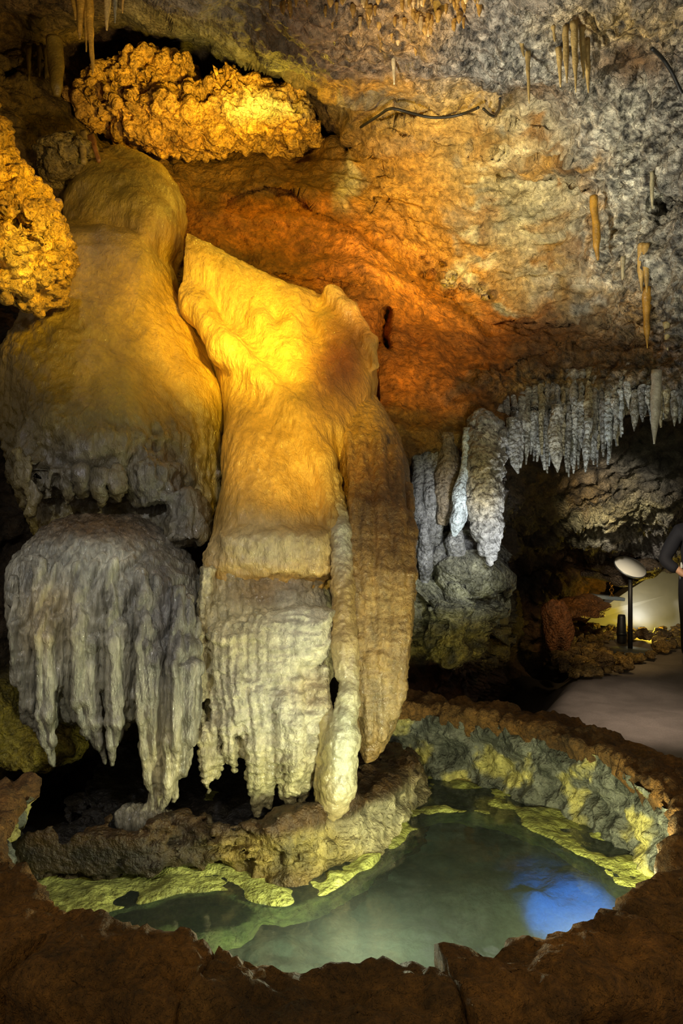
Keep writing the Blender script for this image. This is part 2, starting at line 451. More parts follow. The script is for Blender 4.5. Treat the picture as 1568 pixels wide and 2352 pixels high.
# ceiling and the wall behind share one folded surface; the ceiling's lip runs along LIP
LIP = [(-400, -60), (0, -30), (300, -15), (420, 40), (520, 100), (600, 140), (690, 195), (760, 205), (900, 215), (1000, 235), (1130, 250), (1210, 215), (1330, 190), (1420, 120), (1568, 95), (1900, 60)]
ctl = [(-400, -350, 3.6), (0, -350, 3.6), (400, -350, 3.45), (800, -350, 3.35), (1200, -350, 3.2), (1568, -350, 2.9), (1900, -350, 2.7),
       (-400, -100, 4.4), (0, -60, 4.8), (300, -40, 5.0), (600, 0, 4.55), (800, 0, 4.45), (1000, 0, 4.35), (1200, 0, 4.2), (1400, 0, 4.0), (1568, 0, 3.8), (1800, 0, 3.6),
       (600, 80, 4.95), (800, 100, 4.9), (1000, 120, 4.85), (1200, 120, 4.6), (1320, 150, 4.4), (1420, 60, 4.2),
       (450, 40, 5.2), (600, 125, 5.35), (750, 180, 5.45), (900, 200, 5.4), (1100, 240, 5.3),
       (-300, 150, 4.6), (0, 60, 5.9), (60, 200, 5.7), (60, 320, 5.4), (100, 430, 5.2), (200, 60, 6.2), (300, 60, 6.1), (450, 90, 6.2), (550, 160, 6.3), (700, 230, 6.2),
       (200, 220, 6.4), (300, 250, 7.0), (450, 250, 7.1), (600, 250, 7.0), (720, 290, 6.6), (350, 350, 6.4), (600, 350, 6.2), (750, 320, 6.3),
       (430, 420, 6.0), (600, 430, 5.95), (720, 430, 5.9), (800, 380, 6.1), (450, 500, 5.7), (600, 520, 5.65), (750, 560, 5.5), (880, 640, 5.35), (780, 700, 5.2), (860, 760, 5.2),
       (840, 290, 5.9), (900, 300, 5.75), (1000, 300, 5.65), (1150, 300, 5.5), (900, 450, 6.0), (1000, 500, 6.0), (1100, 450, 5.9), (1250, 400, 5.6), (1250, 520, 5.75), (1000, 650, 5.85), (1100, 680, 5.8), (1250, 680, 5.6),
       (1380, 700, 5.35), (1350, 500, 5.35), (1400, 350, 4.9), (1480, 250, 4.6), (1568, 200, 4.35), (1500, 450, 4.75), (1568, 600, 4.6), (1480, 650, 4.95), (1800, 500, 3.9), (1800, 200, 3.7),
       (1450, 780, 5.1), (1568, 780, 4.8), (1300, 800, 5.45), (1150, 800, 5.5), (1000, 760, 5.4), (930, 830, 5.15), (1050, 870, 5.15), (1200, 860, 5.3), (1400, 840, 5.1), (1568, 850, 4.8), (1800, 850, 4.3),
       (900, 950, 4.9), (1000, 980, 4.95), (1100, 960, 5.05), (900, 1050, 4.8), (-300, 500, 4.6), (-300, 900, 4.4), (100, 700, 5.0), (400, 800, 5.2), (700, 950, 5.0), (300, 1050, 5.0), (1250, 950, 5.25), (1568, 950, 4.85), (1800, 1050, 4.3)]
T_wall = TPS([(a, b) for a, b, _ in ctl], [c for *_, c in ctl], lam=2e-4)
EDGE = [(-400, 1100), (860, 1100), (930, 1060), (1000, 1025), (1060, 1010), (1110, 985), (1160, 965), (1240, 930), (1330, 900), (1400, 900), (1440, 880), (1568, 890), (1900, 860)]
rp = random.Random(21)
PITS = [(rp.gauss(860, 16), rp.uniform(330, 500), rp.uniform(4, 9)) for _ in range(16)]+[(x_, 615+(x_-960)*.42+rp.gauss(0, 22), rp.uniform(4, 8)) for x_ in [rp.uniform(950, 1130) for _ in range(26)]]
MOTT = [(rp.uniform(1040, 1400), rp.uniform(290, 730), rp.uniform(10, 38), rp.uniform(6, 20), rp.choice([lin('#d0c6aa'), lin('#8f8e84'), lin('#8a6226'), lin('#b08a44'), lin('#c4bca4')]), rp.uniform(.5, .95)) for _ in range(70)]
def d_wall(U, V):
    D = T_wall(U, V)
    lip = polyf(U, LIP)+18*fbm(U/60, V/60, 0, 3, 5)
    D = D-.22*sstep(26, -6, V-lip)                       # the ceiling slab hangs in front of the wall
    # ledges and joints that cross the bare wall
    for (line, w, h) in (([(840, 280), (1000, 262), (1120, 268), (1260, 300)], 9, .05), ([(900, 300), (1000, 340), (1130, 345), (1200, 360), (1350, 365)], 8, .07), ([(1130, 395), (1250, 405), (1350, 430)], 10, -.10), ([(1120, 740), (1250, 745), (1420, 735)], 12, -.12), ([(1080, 890), (1200, 850), (1330, 820)], 10, .06),
                         ([(410, 480), (560, 485), (700, 520), (880, 575), (1000, 690), (1100, 760)], 12, .05), ([(720, 370), (735, 470), (720, 505)], 8, -.06), ([(540, 450), (640, 430), (720, 450)], 10, .05), ([(560, 620), (700, 640), (800, 655)], 10, -.05)):
        lv = np.interp(U, [p[0] for p in line], [p[1] for p in line]); on = sstep(line[0][0]-30, line[0][0]+30, U)*sstep(line[-1][0]+30, line[-1][0]-30, U)
        D = D-h*on*np.exp(-np.maximum(0, (V-lv)*np.sign(1))/w/4)*(V > lv-2)*1.0
    # dark split between slope and wall, pocket under the ceiling, the cleft at the niche's end
    for (pl, w, h) in (([(888, 715), (880, 760), (888, 800)], 9, .35), ([(862, 790), (852, 870), (850, 930)], 8, .35), ([(745, 310), (780, 318), (800, 340)], 14, .5), ([(388, 380), (400, 395)], 9, .3), ([(410, 450), (416, 480)], 6, .25), ([(1530, 470), (1575, 470)], 26, .5), ([(1450, 730), (1475, 745)], 10, .2), ([(20, 170), (38, 168)], 14, .25)):
        D = D+h*np.exp(-(seg_dist(U, V, pl)/w)**2)
    # the rust-red tongue stands proud of the wall above it, with an arched alcove over it
    lv = polyf(U, [(395, 470), (560, 490), (720, 508), (880, 578), (1000, 692), (1110, 772), (1200, 800)])+8*fbm(U/50, 0, 1, 2, 6)
    D = D+.24*np.where(V < lv, np.exp(-np.maximum(lv-V, 0)/110), 0)*sstep(400, 450, U)*sstep(1180, 1050, U)*sstep(0, 9, lv-V)
    arch = ((U-620)/110)**2+((V-500)/68)**2
    D = D+.10*sstep(1.05, .9, arch)*(V < lv)
    for (pu, pv, pr) in PITS: D = D+.13*np.exp(-(((U-pu)/pr)**2+((V-pv)/(pr*.8))**2))
    s = V-(polyf(U, EDGE)+10*fbm(U/40, 0, 0, 2, 8))
    D = D+.9*sstep(-6, 60, s)*(U > 880)                   # under the fringe the wall turns back
    return D
co, Q, nrm, U, V = relief(-320, 1888, -340, 1100, 3., d_wall)
s_edge = (V-polyf(U, EDGE)).ravel()
pop = blobs(U, V, [(1450, 450, 170, 420, 1, 1), (1150, 110, 260, 130, 1, 1), (850, 60, 230, 100, .8, 1), (1420, 60, 200, 120, .9, 1), (1700, 400, 200, 700, 1, 1), (1500, 650, 130, 200, .8, 1),
                   (1250, 560, 120, 240, .12, 1), (1300, 690, 110, 60, .1, 1), (1000, 300, 180, 60, .08, 1), (1430, 130, 110, 60, .35, 1), (1300, 885, 240, 40, .9, 1), (880, 360, 60, 250, .3, .8), (1030, 690, 70, 60, .35, .8), (600, 60, 150, 120, .22, 1)], 0.1)[..., 0].ravel()
smoothz = blobs(U, V, [(650, 540, 280, 110, 1, 1), (800, 650, 200, 110, 1, 1), (960, 830, 190, 160, 1, 1), (600, 430, 190, 80, .8, 1), (1000, 480, 90, 150, .55, 1)], 0., warp=12)[..., 0].ravel()
big = fbm(co[:, 0]*2.2, co[:, 1]*2.2, co[:, 2]*2.6, 5, 21)
med = fbm(co[:, 0]*9, co[:, 1]*9, co[:, 2]*11, 4, 23)
lay = fbm(co[:, 0]*3, co[:, 1]*3, co[:, 2]*16+co[:, 0]*2, 4, 27)
pk = (.075*popcorn(co+.02*np.stack([med, -med, med], 1), .10, 31)+.045*popcorn(co, .05, 32))*(.75+.5*fbm(co[:, 0]*5, co[:, 1]*5, co[:, 2]*5, 2, 33))
flow = fbm(co[:, 0]*5+co[:, 2]*3, co[:, 1]*4, co[:, 2]*2.5-co[:, 0]*2, 4, 29)
disp = (1-.7*smoothz)*(.07*big*(1-.4*pop)+.022*med+.03*lay*(1-pop))+pop*pk+smoothz*.035*flow
co = co+nrm*disp[:, None]
g = {'grey': lin('#7d7b73'), 'dgrey': lin('#52514c'), 'pale': lin('#a8a490'), 'ochre': lin('#a67a2c'), 'tan': lin('#b0945a'), 'brown': lin('#5e3f14'), 'rust': lin('#ba7024'), 'orange': lin('#d09a40'), 'cream': lin('#cfc3a0'), 'olive': lin('#6e5a22'), 'white': lin('#d8d4c8')}
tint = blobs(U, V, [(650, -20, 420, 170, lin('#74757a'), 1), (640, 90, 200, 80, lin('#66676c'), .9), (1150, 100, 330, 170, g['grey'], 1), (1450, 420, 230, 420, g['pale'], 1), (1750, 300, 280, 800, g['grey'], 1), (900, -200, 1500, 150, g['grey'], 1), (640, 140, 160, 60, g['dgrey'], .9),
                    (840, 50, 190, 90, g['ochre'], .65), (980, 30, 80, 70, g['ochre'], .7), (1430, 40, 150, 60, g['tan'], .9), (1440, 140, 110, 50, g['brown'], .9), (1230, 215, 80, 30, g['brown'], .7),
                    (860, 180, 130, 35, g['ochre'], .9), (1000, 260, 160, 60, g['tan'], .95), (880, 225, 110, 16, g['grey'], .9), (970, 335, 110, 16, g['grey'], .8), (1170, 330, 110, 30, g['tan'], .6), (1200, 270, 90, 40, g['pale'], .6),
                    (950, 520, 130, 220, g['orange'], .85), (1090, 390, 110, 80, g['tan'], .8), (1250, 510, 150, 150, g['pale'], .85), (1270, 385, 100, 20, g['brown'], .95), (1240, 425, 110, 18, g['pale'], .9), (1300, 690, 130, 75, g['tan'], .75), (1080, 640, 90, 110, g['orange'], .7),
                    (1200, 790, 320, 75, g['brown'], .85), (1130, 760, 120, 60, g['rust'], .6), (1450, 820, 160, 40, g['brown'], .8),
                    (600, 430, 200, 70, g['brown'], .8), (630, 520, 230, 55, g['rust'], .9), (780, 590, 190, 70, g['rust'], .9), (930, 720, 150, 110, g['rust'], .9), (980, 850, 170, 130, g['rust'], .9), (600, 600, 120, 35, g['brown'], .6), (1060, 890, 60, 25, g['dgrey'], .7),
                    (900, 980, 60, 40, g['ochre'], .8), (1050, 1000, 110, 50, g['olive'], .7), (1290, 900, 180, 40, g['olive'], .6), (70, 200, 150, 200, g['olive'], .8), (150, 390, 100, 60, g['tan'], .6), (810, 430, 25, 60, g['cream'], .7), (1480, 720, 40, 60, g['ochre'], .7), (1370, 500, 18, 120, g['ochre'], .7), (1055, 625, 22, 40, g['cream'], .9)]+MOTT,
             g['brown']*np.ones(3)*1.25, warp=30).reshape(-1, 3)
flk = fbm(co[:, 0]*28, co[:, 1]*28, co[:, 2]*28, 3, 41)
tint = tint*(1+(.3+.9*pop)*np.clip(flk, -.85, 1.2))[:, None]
# flat patches of grey wash and clay where the wall is bare
uvq = (polyf(U, LIP)-V).ravel()
pid = np.where(uvq > 12, 0, 1)
cell = fbm(co[:, 0]*3.1, co[:, 1]*3.1, co[:, 2]*6, 3, 44)
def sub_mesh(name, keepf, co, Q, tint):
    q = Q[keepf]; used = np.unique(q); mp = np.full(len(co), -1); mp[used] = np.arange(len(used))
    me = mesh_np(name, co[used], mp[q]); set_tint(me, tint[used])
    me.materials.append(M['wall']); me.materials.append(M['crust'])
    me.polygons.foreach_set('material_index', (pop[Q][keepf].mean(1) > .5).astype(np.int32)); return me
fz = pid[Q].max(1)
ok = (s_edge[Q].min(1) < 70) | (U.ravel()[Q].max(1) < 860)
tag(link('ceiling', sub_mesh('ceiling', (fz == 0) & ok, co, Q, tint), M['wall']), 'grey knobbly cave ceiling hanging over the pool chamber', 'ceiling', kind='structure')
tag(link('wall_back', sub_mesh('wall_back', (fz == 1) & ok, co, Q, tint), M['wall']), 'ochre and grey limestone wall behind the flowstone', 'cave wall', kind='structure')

# the lower grotto on the right, reaching away behind the pool
ctl = [(840, 930, 5.3), (840, 1200, 5.2), (840, 1500, 5.1), (940, 1000, 5.25), (1000, 1050, 5.25), (1000, 1200, 5.2), (1000, 1330, 5.25), (1080, 1420, 5.25), (1000, 1520, 5.3), (1060, 1250, 5.35), (1085, 1330, 5.35), (1100, 1500, 5.4),
       (1130, 1100, 6.0), (1200, 1050, 6.4), (1350, 1000, 6.6), (1500, 950, 6.4), (1700, 950, 6.2), (1160, 1200, 7.2), (1250, 1150, 7.4), (1400, 1120, 7.6), (1560, 1100, 7.4), (1400, 1200, 7.9), (1560, 1200, 8.2), (1300, 1230, 8.6), (1480, 1260, 9.3),
       (1170, 1330, 8.6), (1220, 1420, 9.4), (1180, 1500, 8.6), (1290, 1340, 9.6), (1360, 1370, 10.4), (1450, 1330, 11.2), (1560, 1350, 11.6), (1450, 1440, 11.6), (1300, 1440, 10.4), (1240, 1540, 9.4), (1400, 1500, 11.6), (1310, 1520, 11.0), (1560, 1540, 11.8), (1800, 1300, 10.5), (1800, 1560, 11.0), (1160, 1580, 8.2), (1040, 1600, 5.6), (840, 1650, 5.2), (1900, 1000, 6.0)]
T_gr = TPS([(a, b) for a, b, _ in ctl], [c for *_, c in ctl], lam=1e-4)
def d_gr(U, V):
    D = T_gr(U, V)
    edge = polyf(V, [(900, 1120), (1100, 1120), (1290, 1100), (1330, 1125), (1450, 1120), (1500, 1095), (1560, 1085), (1700, 1080)])+14*fbm(U/70, V/45, 2, 3, 9)
    D = np.where(U < edge, np.minimum(D, 5.6), np.maximum(D, 5.6+.9*sstep(edge, edge+40, U)))
    for (pl, w, h) in (([(1120, 1290), (1060, 1330), (990, 1400)], 12, .28), ([(1180, 1330), (1190, 1480)], 40, .8), ([(1160, 1200), (1200, 1240)], 22, .4), ([(1310, 1255), (1370, 1270)], 25, .4)):
        D = D+h*np.exp(-(seg_dist(U, V, pl)/w)**2)
    return D
co, Q, nrm, U, V = relief(840, 1888, 880, 1640, 3., d_gr)
big = fbm(co[:, 0]*1.5, co[:, 1]*1.5, co[:, 2]*1.7, 5, 51); med = fbm(co[:, 0]*6, co[:, 1]*6, co[:, 2]*7, 4, 53)
pop = blobs(U, V, [(1450, 1200, 160, 90, 1, 1), (1020, 1180, 120, 210, 1, 1), (1050, 1400, 110, 110, 1, 1), (1300, 1080, 200, 60, .4, 1)], .3)[..., 0].ravel()
co = co+nrm*(.12*big+.05*med+pop*((.09*popcorn(co, .11, 55)+.07*popcorn(co, .05, 56))*(.8+.5*fbm(co[:, 0]*6, co[:, 1]*6, co[:, 2]*6, 2, 58))))[:, None]
tint = blobs(U, V, [(1000, 1130, 120, 170, lin('#8a8a8c'), 1), (1040, 1370, 110, 90, lin('#8c8a70'), 1), (1050, 1470, 120, 60, lin('#80702c'), .9), (1020, 1560, 140, 60, lin('#4a2c14'), 1), (1130, 1470, 25, 40, lin('#a08a28'), .8), (1440, 1190, 150, 60, lin('#b0aa80'), .95), (1500, 1240, 120, 60, lin('#a39fa0'), .95), (1280, 1120, 140, 60, lin('#5c4418'), .9), (1480, 1060, 160, 70, lin('#4a4a46'), .8),
                    (1360, 1330, 70, 60, lin('#80582a'), .7), (1290, 1440, 60, 70, lin('#6a4426'), .9)], lin('#3c2c18'), warp=30).reshape(-1, 3)
flk = fbm(co[:, 0]*14, co[:, 1]*14, co[:, 2]*14, 3, 57); tint = tint*(1+.75*np.clip(flk, -1, 1.3))[:, None]
me = mesh_np('wall_right', co, Q); set_tint(me, tint)
me.materials.append(M['wall']); me.materials.append(M['crust']); me.polygons.foreach_set('material_index', (pop[Q].mean(1) > .5).astype(np.int32))
tag(link('wall_right', me, M['wall']), 'dark receding grotto wall with pale knobbly overhang', 'cave wall', kind='structure')

# the wall behind and beside the flowstone on the left
ctl = [(-500, 600, 4.4), (-500, 1200, 4.2), (-500, 2000, 4.2), (0, 650, 5.0), (0, 900, 4.55), (0, 1100, 4.5), (0, 1300, 4.6), (0, 1500, 4.6), (0, 1700, 4.6), (0, 1900, 4.8), (300, 1000, 5.2), (300, 1500, 5.2), (300, 1900, 5.2), (700, 1000, 5.4), (700, 1500, 5.4), (700, 1900, 5.3), (900, 1200, 5.4), (900, 1700, 5.3)]
T_l = TPS([(a, b) for a, b, _ in ctl], [c for *_, c in ctl], lam=1e-3)
co, Q, nrm, U, V = relief(-480, 900, 620, 2010, 5., lambda u, v: T_l(u, v))
co = co+nrm*(.12*fbm(co[:, 0]*2, co[:, 1]*2, co[:, 2]*2.4, 5, 61)+.05*fbm(co[:, 0]*8, co[:, 1]*8, co[:, 2]*8, 4, 63))[:, None]
tint = blobs(U, V, [(50, 1660, 220, 110, lin('#7c6c22'), .9), (300, 1850, 600, 110, lin('#17120d'), 1)], lin('#3a2a14')).reshape(-1, 3)  # near-black blob puts the unlit cavity's shade into the wall tint
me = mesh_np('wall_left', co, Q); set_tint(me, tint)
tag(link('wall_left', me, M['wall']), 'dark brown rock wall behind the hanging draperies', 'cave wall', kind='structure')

# ---------------------------------------------------------------- the pool: kerb, inner wall, bed, shelf, ledge, water
PC, PR, RIM, WATER = (0., 3.30), 1.34, .45, .02
nth, nr = 400, 150
th = np.linspace(0, 2*PI, nth, endpoint=False)
rr = np.r_[np.linspace(PR+.2, 2.4, 70), np.geomspace(2.45, 14, nr-70)]
R2, T2 = np.meshgrid(rr, th, indexing='ij')
x, y = PC[0]+R2*np.cos(T2), PC[1]+R2*np.sin(T2)
z = .03*fbm(x*1.5, y*1.5, 0, 3, 70)+.006*fbm(x*12, y*12, 0, 3, 71)-.03
# beside the walkway the ground falls into a dark gully
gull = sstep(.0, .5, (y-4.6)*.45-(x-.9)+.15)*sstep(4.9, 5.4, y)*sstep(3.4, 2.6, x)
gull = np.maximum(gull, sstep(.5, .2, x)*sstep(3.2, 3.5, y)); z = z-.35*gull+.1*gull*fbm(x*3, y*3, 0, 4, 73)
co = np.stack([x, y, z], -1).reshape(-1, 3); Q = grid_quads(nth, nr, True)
tint = (np.array(lin('#8d8278'))*(1-gull[..., None])+gull[..., None]*np.array(lin('#1a140e'))).reshape(-1, 3)  # near-black tint stands for shade in the pit behind the ledge
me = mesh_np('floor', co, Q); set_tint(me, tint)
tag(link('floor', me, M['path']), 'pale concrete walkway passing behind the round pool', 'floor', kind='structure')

kerb = empty('pool_kerb', (PC[0], PC[1], 0))
tag(kerb, 'low round stone kerb with brown capstones enclosing the pool', 'pool kerb')
def kerb_stone(a0, a1, seed, ri, ro, zt):
    n1, n2 = max(14, int((a1-a0)*1.5/.016)), 18
    prof = []                                            # closed cross-section, inner face down first
    for t in np.linspace(0, 1, 4): prof.append((ri, zt-.065+.045*t))
    for t in np.linspace(0, 1, n2): prof.append((ri+.02+(ro-ri-.05)*t, zt+.004*math.sin(t*PI)))
    for t in np.linspace(0, 1, 16): prof.append((ro, zt-.03-(zt+.02)*t))
    for t in np.linspace(0, 1, 6)[1:-1]: prof.append((ro+(ri-ro)*t, -.03+t*(zt-.035)))
    prof = np.array(prof); g_ = .001
    aa = np.linspace(a0+g_, a1-g_, n1)
    r = prof[None, :, 0]*np.ones((n1, 1)); zz = prof[None, :, 1]*np.ones((n1, 1)); A = aa[:, None]*np.ones_like(r)
    # soften the block's ends
    e = np.minimum(A-a0, a1-A)*1.48; dip = .007*np.exp(-e/.008)
    co = np.stack([PC[0]+r*np.cos(A), PC[1]+r*np.sin(A), zz], -1).reshape(-1, 3)
    cen = np.array([PC[0]+np.cos((a0+a1)/2)*(ri+ro)/2, PC[1]+np.sin((a0+a1)/2)*(ri+ro)/2, zt-.1])
    Q = grid_quads(len(prof), n1, True); n = vnormals(co, Q)
    out = co-np.stack([PC[0]+np.cos(A.ravel())*(ri+ro)/2, PC[1]+np.sin(A.ravel())*(ri+ro)/2, np.full(co.shape[0], zt-.15)], 1)
    if (n*out).sum() < 0: n = -n
    d = .028*fbm(co[:, 0]*7+seed, co[:, 1]*7, co[:, 2]*7, 5, seed)+.016*fbm(co[:, 0]*26, co[:, 1]*26, co[:, 2]*26, 3, seed+3)-dip.ravel()
    co = co+n*d[:, None]
    c0 = co[:len(prof)].mean(0); c1 = co[-len(prof):].mean(0); k = len(co); co = np.r_[co, c0[None], c1[None]]
    j = np.arange(len(prof)); j2 = (j+1) % len(prof)
    tr = np.concatenate([np.stack([np.full(len(j), k), j2, j], 1), np.stack([np.full(len(j), k+1), (n1-1)*len(prof)+j, (n1-1)*len(prof)+j2], 1)])
    me = mesh_np('kerb_stone', co, Q, tr)
    base = np.array(lin(random.choice(['#6e4c22', '#66461e', '#75542a', '#5e421e'])))
    pat = fbm(co[:, 0]*5, co[:, 1]*5, co[:, 2]*5, 4, 88)[:, None]
    set_tint(me, base*(1+.45*np.clip(pat, -1, 1)))
    return me
cuts = [-181, -160, -141, -123, -104, -79, -53, -30, -8, 12, 30, 48, 64, 79]
for i, (a, b) in enumerate(zip(cuts[:-1], cuts[1:])):
    w = random.uniform(-.012, .012)
    child('kerb_stone', kerb_stone(math.radians(a), math.radians(b), 100+i, PR-.015+w, PR+.27+random.uniform(-.01, .02), RIM+random.uniform(-.01, .008)), M['kerb'], kerb)
# inner wall of rubble
nz = 130
zz = np.linspace(RIM-.055, -.62, nz); nth = 720; th = np.linspace(math.radians(-181), math.radians(83), nth)
Zg, Tg = np.meshgrid(zz, th, indexing='ij')
prof = PR+.01+.03*np.exp(-((Zg-.2)/.12)**2)-.02*sstep(.1, 0, Zg)
x, y = PC[0]+prof*np.cos(Tg), PC[1]+prof*np.sin(Tg)
co = np.stack([x, y, Zg], -1).reshape(-1, 3)
inn = np.stack([-np.cos(Tg), -np.sin(Tg), np.zeros_like(Tg)], -1).reshape(-1, 3)
wl = worley(co[:, 0]*7, co[:, 1]*7, co[:, 2]*9, 91); fb = fbm(co[:, 0]*5, co[:, 1]*5, co[:, 2]*7, 5, 92); fl = fbm(co[:, 0]*20, co[:, 1]*20, co[:, 2]*14, 4, 93)
co = co+inn*(.055*(.6-wl)+.05*fb+.02*fl)[:, None]
me = mesh_np('inner_wall', co, grid_quads(nth, nz))
zone = fbm(co[:, 0]*6, co[:, 1]*6, co[:, 2]*6, 4, 95)[:, None]
c1, c2, c3 = np.array(lin('#77786e')), np.array(lin('#c6bb72')), np.array(lin('#55574f'))
t = c1+(c2-c1)*np.clip((zone-.15)*2.5, 0, 1)+(c3-c1)*np.clip((-zone-.1)*2.5, 0, 1)
set_tint(me, t)
tag(child('inner_wall', me, M['poolwall'], kerb), 'grey and yellowish rubble lining')
# shelf of calcite at the waterline
W = lambda *pts: [at_height(u, v, WATER) for u, v in pts]
F = Field((-1.5, 1.9, -.26), (1.5, 4.8, .12), .011)
arc = lambda a, b, r, n=14: [(PC[0]+r*math.cos(math.radians(t)), PC[1]+r*math.sin(math.radians(t))) for t in np.linspace(a, b, n)]
inner = W((945, 1880), (1010, 1866), (1100, 1868), (1180, 1892), (1290, 1942), (1360, 1985), (1410, 2025), (1440, 2060))
F.plan(inner+arc(-12, 85, PR+.03), -.16, .022, rnd=.03)
F.plan(W((960, 1905), (860, 1985), (760, 2056), (650, 2085), (590, 2076), (500, 2048), (400, 2052), (290, 2090), (200, 2105), (120, 2110))+arc(208, 90, PR+.03, 22), -.16, .026, rnd=.03)
F.plan(W((560, 2112), (470, 2126), (400, 2118), (300, 2140), (180, 2120), (180, 2070), (400, 2050), (600, 2070)), -.22, -.05, rnd=.04)
F.noise(lambda X, Y, Z: .022*fbm(X*7, Y*7, Z*12, 4, 97))
co, Q = F.mesh(); me = mesh_np('waterline_shelf', co, Q)
set_tint(me, np.array(lin('#a9ac5c'))*(1+.35*fbm(co[:, 0]*8, co[:, 1]*8, co[:, 2]*8, 4, 98)[:, None]))
tag(child('waterline_shelf', me, M['poolwall'], kerb), 'yellow-green calcite shelf at the waterline')
# bed
rr = np.linspace(0.001, PR+.05, 70); th = np.linspace(0, 2*PI, 200, endpoint=False); R2, T2 = np.meshgrid(rr, th, indexing='ij')
x, y = PC[0]+R2*np.cos(T2), PC[1]+R2*np.sin(T2)
z = -.62+.12*fbm(x*2.5, y*2.5, 0, 4, 99)+.16*(R2/PR)**3
co = np.stack([x, y, z], -1).reshape(-1, 3); me = mesh_np('pool_bed', co, grid_quads(200, 70, True))
set_tint(me, np.array(lin('#9aa48e'))*(1+.3*fbm(co[:, 0]*4, co[:, 1]*4, 0, 4, 77)[:, None]))
tag(child('pool_bed', me, M['bed'], kerb), 'pale silty bed under the water')

# water
m = bpy.data.materials.new('pool_water'); m.use_nodes = True; N, L = m.node_tree.nodes, m.node_tree.links; N.clear()
out = N.new('ShaderNodeOutputMaterial'); silt = N.new('ShaderNodeMixShader'); silt.inputs[0].default_value = .07; df = N.new('ShaderNodeBsdfDiffuse'); df.inputs[0].default_value = (.42, .5, .42, 1); mix = N.new('ShaderNodeMixShader'); fr = N.new('ShaderNodeFresnel'); fr.inputs['IOR'].default_value = 1.5
rf = N.new('ShaderNodeBsdfRefraction'); rf.inputs['IOR'].default_value = 1.33; rf.inputs['Color'].default_value = (.80, .93, .86, 1); rf.inputs['Roughness'].default_value = 0.02
gl = N.new('ShaderNodeBsdfGlossy'); gl.inputs['Roughness'].default_value = .03; gl.inputs['Color'].default_value = (1, 1, 1, 1)
L.new(fr.outputs[0], mix.inputs[0]); L.new(rf.outputs[0], silt.inputs[1]); L.new(df.outputs[0], silt.inputs[2]); L.new(silt.outputs[0], mix.inputs[1]); L.new(gl.outputs[0], mix.inputs[2]); L.new(mix.outputs[0], out.inputs[0])
geo = N.new('ShaderNodeNewGeometry'); nz_ = N.new('ShaderNodeTexNoise'); nz_.inputs['Scale'].default_value = 5; L.new(geo.outputs['Position'], nz_.inputs['Vector'])
bp = N.new('ShaderNodeBump'); bp.inputs['Distance'].default_value = .006; L.new(nz_.outputs['Fac'], bp.inputs['Height'])
for s_ in (rf, gl, fr): L.new(bp.outputs[0], s_.inputs['Normal'])
rr = np.linspace(.001, PR+.015, 30); th = np.linspace(0, 2*PI, 160, endpoint=False); R2, T2 = np.meshgrid(rr, th, indexing='ij')
co = np.stack([PC[0]+R2*np.cos(T2), PC[1]+R2*np.sin(T2), np.full_like(R2, WATER)], -1).reshape(-1, 3)
Q = grid_quads(160, 30, True)
n0 = vnormals(co, Q)[:, 2].mean()
if n0 < 0: Q = Q[:, ::-1]
tag(link('pool_water', mesh_np('pool_water', co, Q), m), 'clear still greenish water filling the round pool', 'water', kind='stuff')

# rock ledge under the drips
F = Field((-1.5, 3.2, -.45), (.55, 5.3, .45), .010)
pl = W((70, 2035), (300, 2008), (430, 1990), (500, 1992), (600, 2022), (660, 2038), (760, 1998), (850, 1962), (920, 1915), (955, 1880))+[(.47, 4.35), (.38, 4.65), (.1, 4.45)]+[at_height(u, v, .12) for u, v in ((700, 1850), (560, 1885), (430, 1880), (250, 1905), (60, 1930))]
F.plan(pl, -.4, .13, rnd=.09)
top = [(p[0], p[1]+.04) for p in pl]
F.plan([at_height(u, v, .235) for u, v in ((60, 1950), (250, 1925), (430, 1895), (560, 1898), (640, 1905), (740, 1880), (850, 1835), (930, 1790), (950, 1765))]+[(.44, 4.4), (.35, 4.6), (.1, 4.4)]+[at_height(u, v, .235) for u, v in ((760, 1800), (640, 1850), (560, 1860), (430, 1862), (250, 1890), (60, 1915))], .05, .235, rnd=.05, k=.05, tilt=lambda x, y: .05*fbm(x*4, y*4, 0, 4, 103))
F.plan([(-1.42, 3.5), (-.1, 3.7), (.2, 4.3), (.1, 5.2), (-1.5, 5.2)], -.4, .06, rnd=.05)
F.noise(lambda X, Y, Z: .045*fbm(X*5, Y*5, Z*11, 5, 105)+.02*fbm(X*18, Y*18, Z*22, 3, 106))
co, Q = F.mesh(); me = mesh_np('rock_ledge', co, Q)
u_, v_ = uv_of(co)
topz = sstep(.17, .23, co[:, 2])
t = blobs(u_, v_, [(880, 1880, 110, 90, lin('#b8b08e'), .8), (700, 1950, 160, 60, lin('#a09050'), .8), (560, 1960, 90, 60, lin('#8a7434'), .7), (240, 1980, 210, 80, lin('#2c2216'), .95)], lin('#544226'), warp=20)  # dark left front: its shade is painted into the tint
pat = fbm(co[:, 0]*12, co[:, 1]*12, co[:, 2]*12, 4, 107)[:, None]
t = t*(1+.6*np.clip(pat, -1, 1)); t = t*(1-topz[:, None])+topz[:, None]*np.array(lin('#46300f'))  # brown top, darkened further to stand for its shade
cav_shade = sstep(.1, -.1, co[:, 0]-.05)*sstep(3.42, 3.6, co[:, 1])
t = t*(1-cav_shade[:, None])+cav_shade[:, None]*np.array(lin('#1e1812'))  # back of the ledge painted near-black as the cavity's shade
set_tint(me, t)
tag(link('rock_ledge', me, M['poolwall']), 'layered rock ledge jutting into the pool under the dripping columns', 'rock ledge')
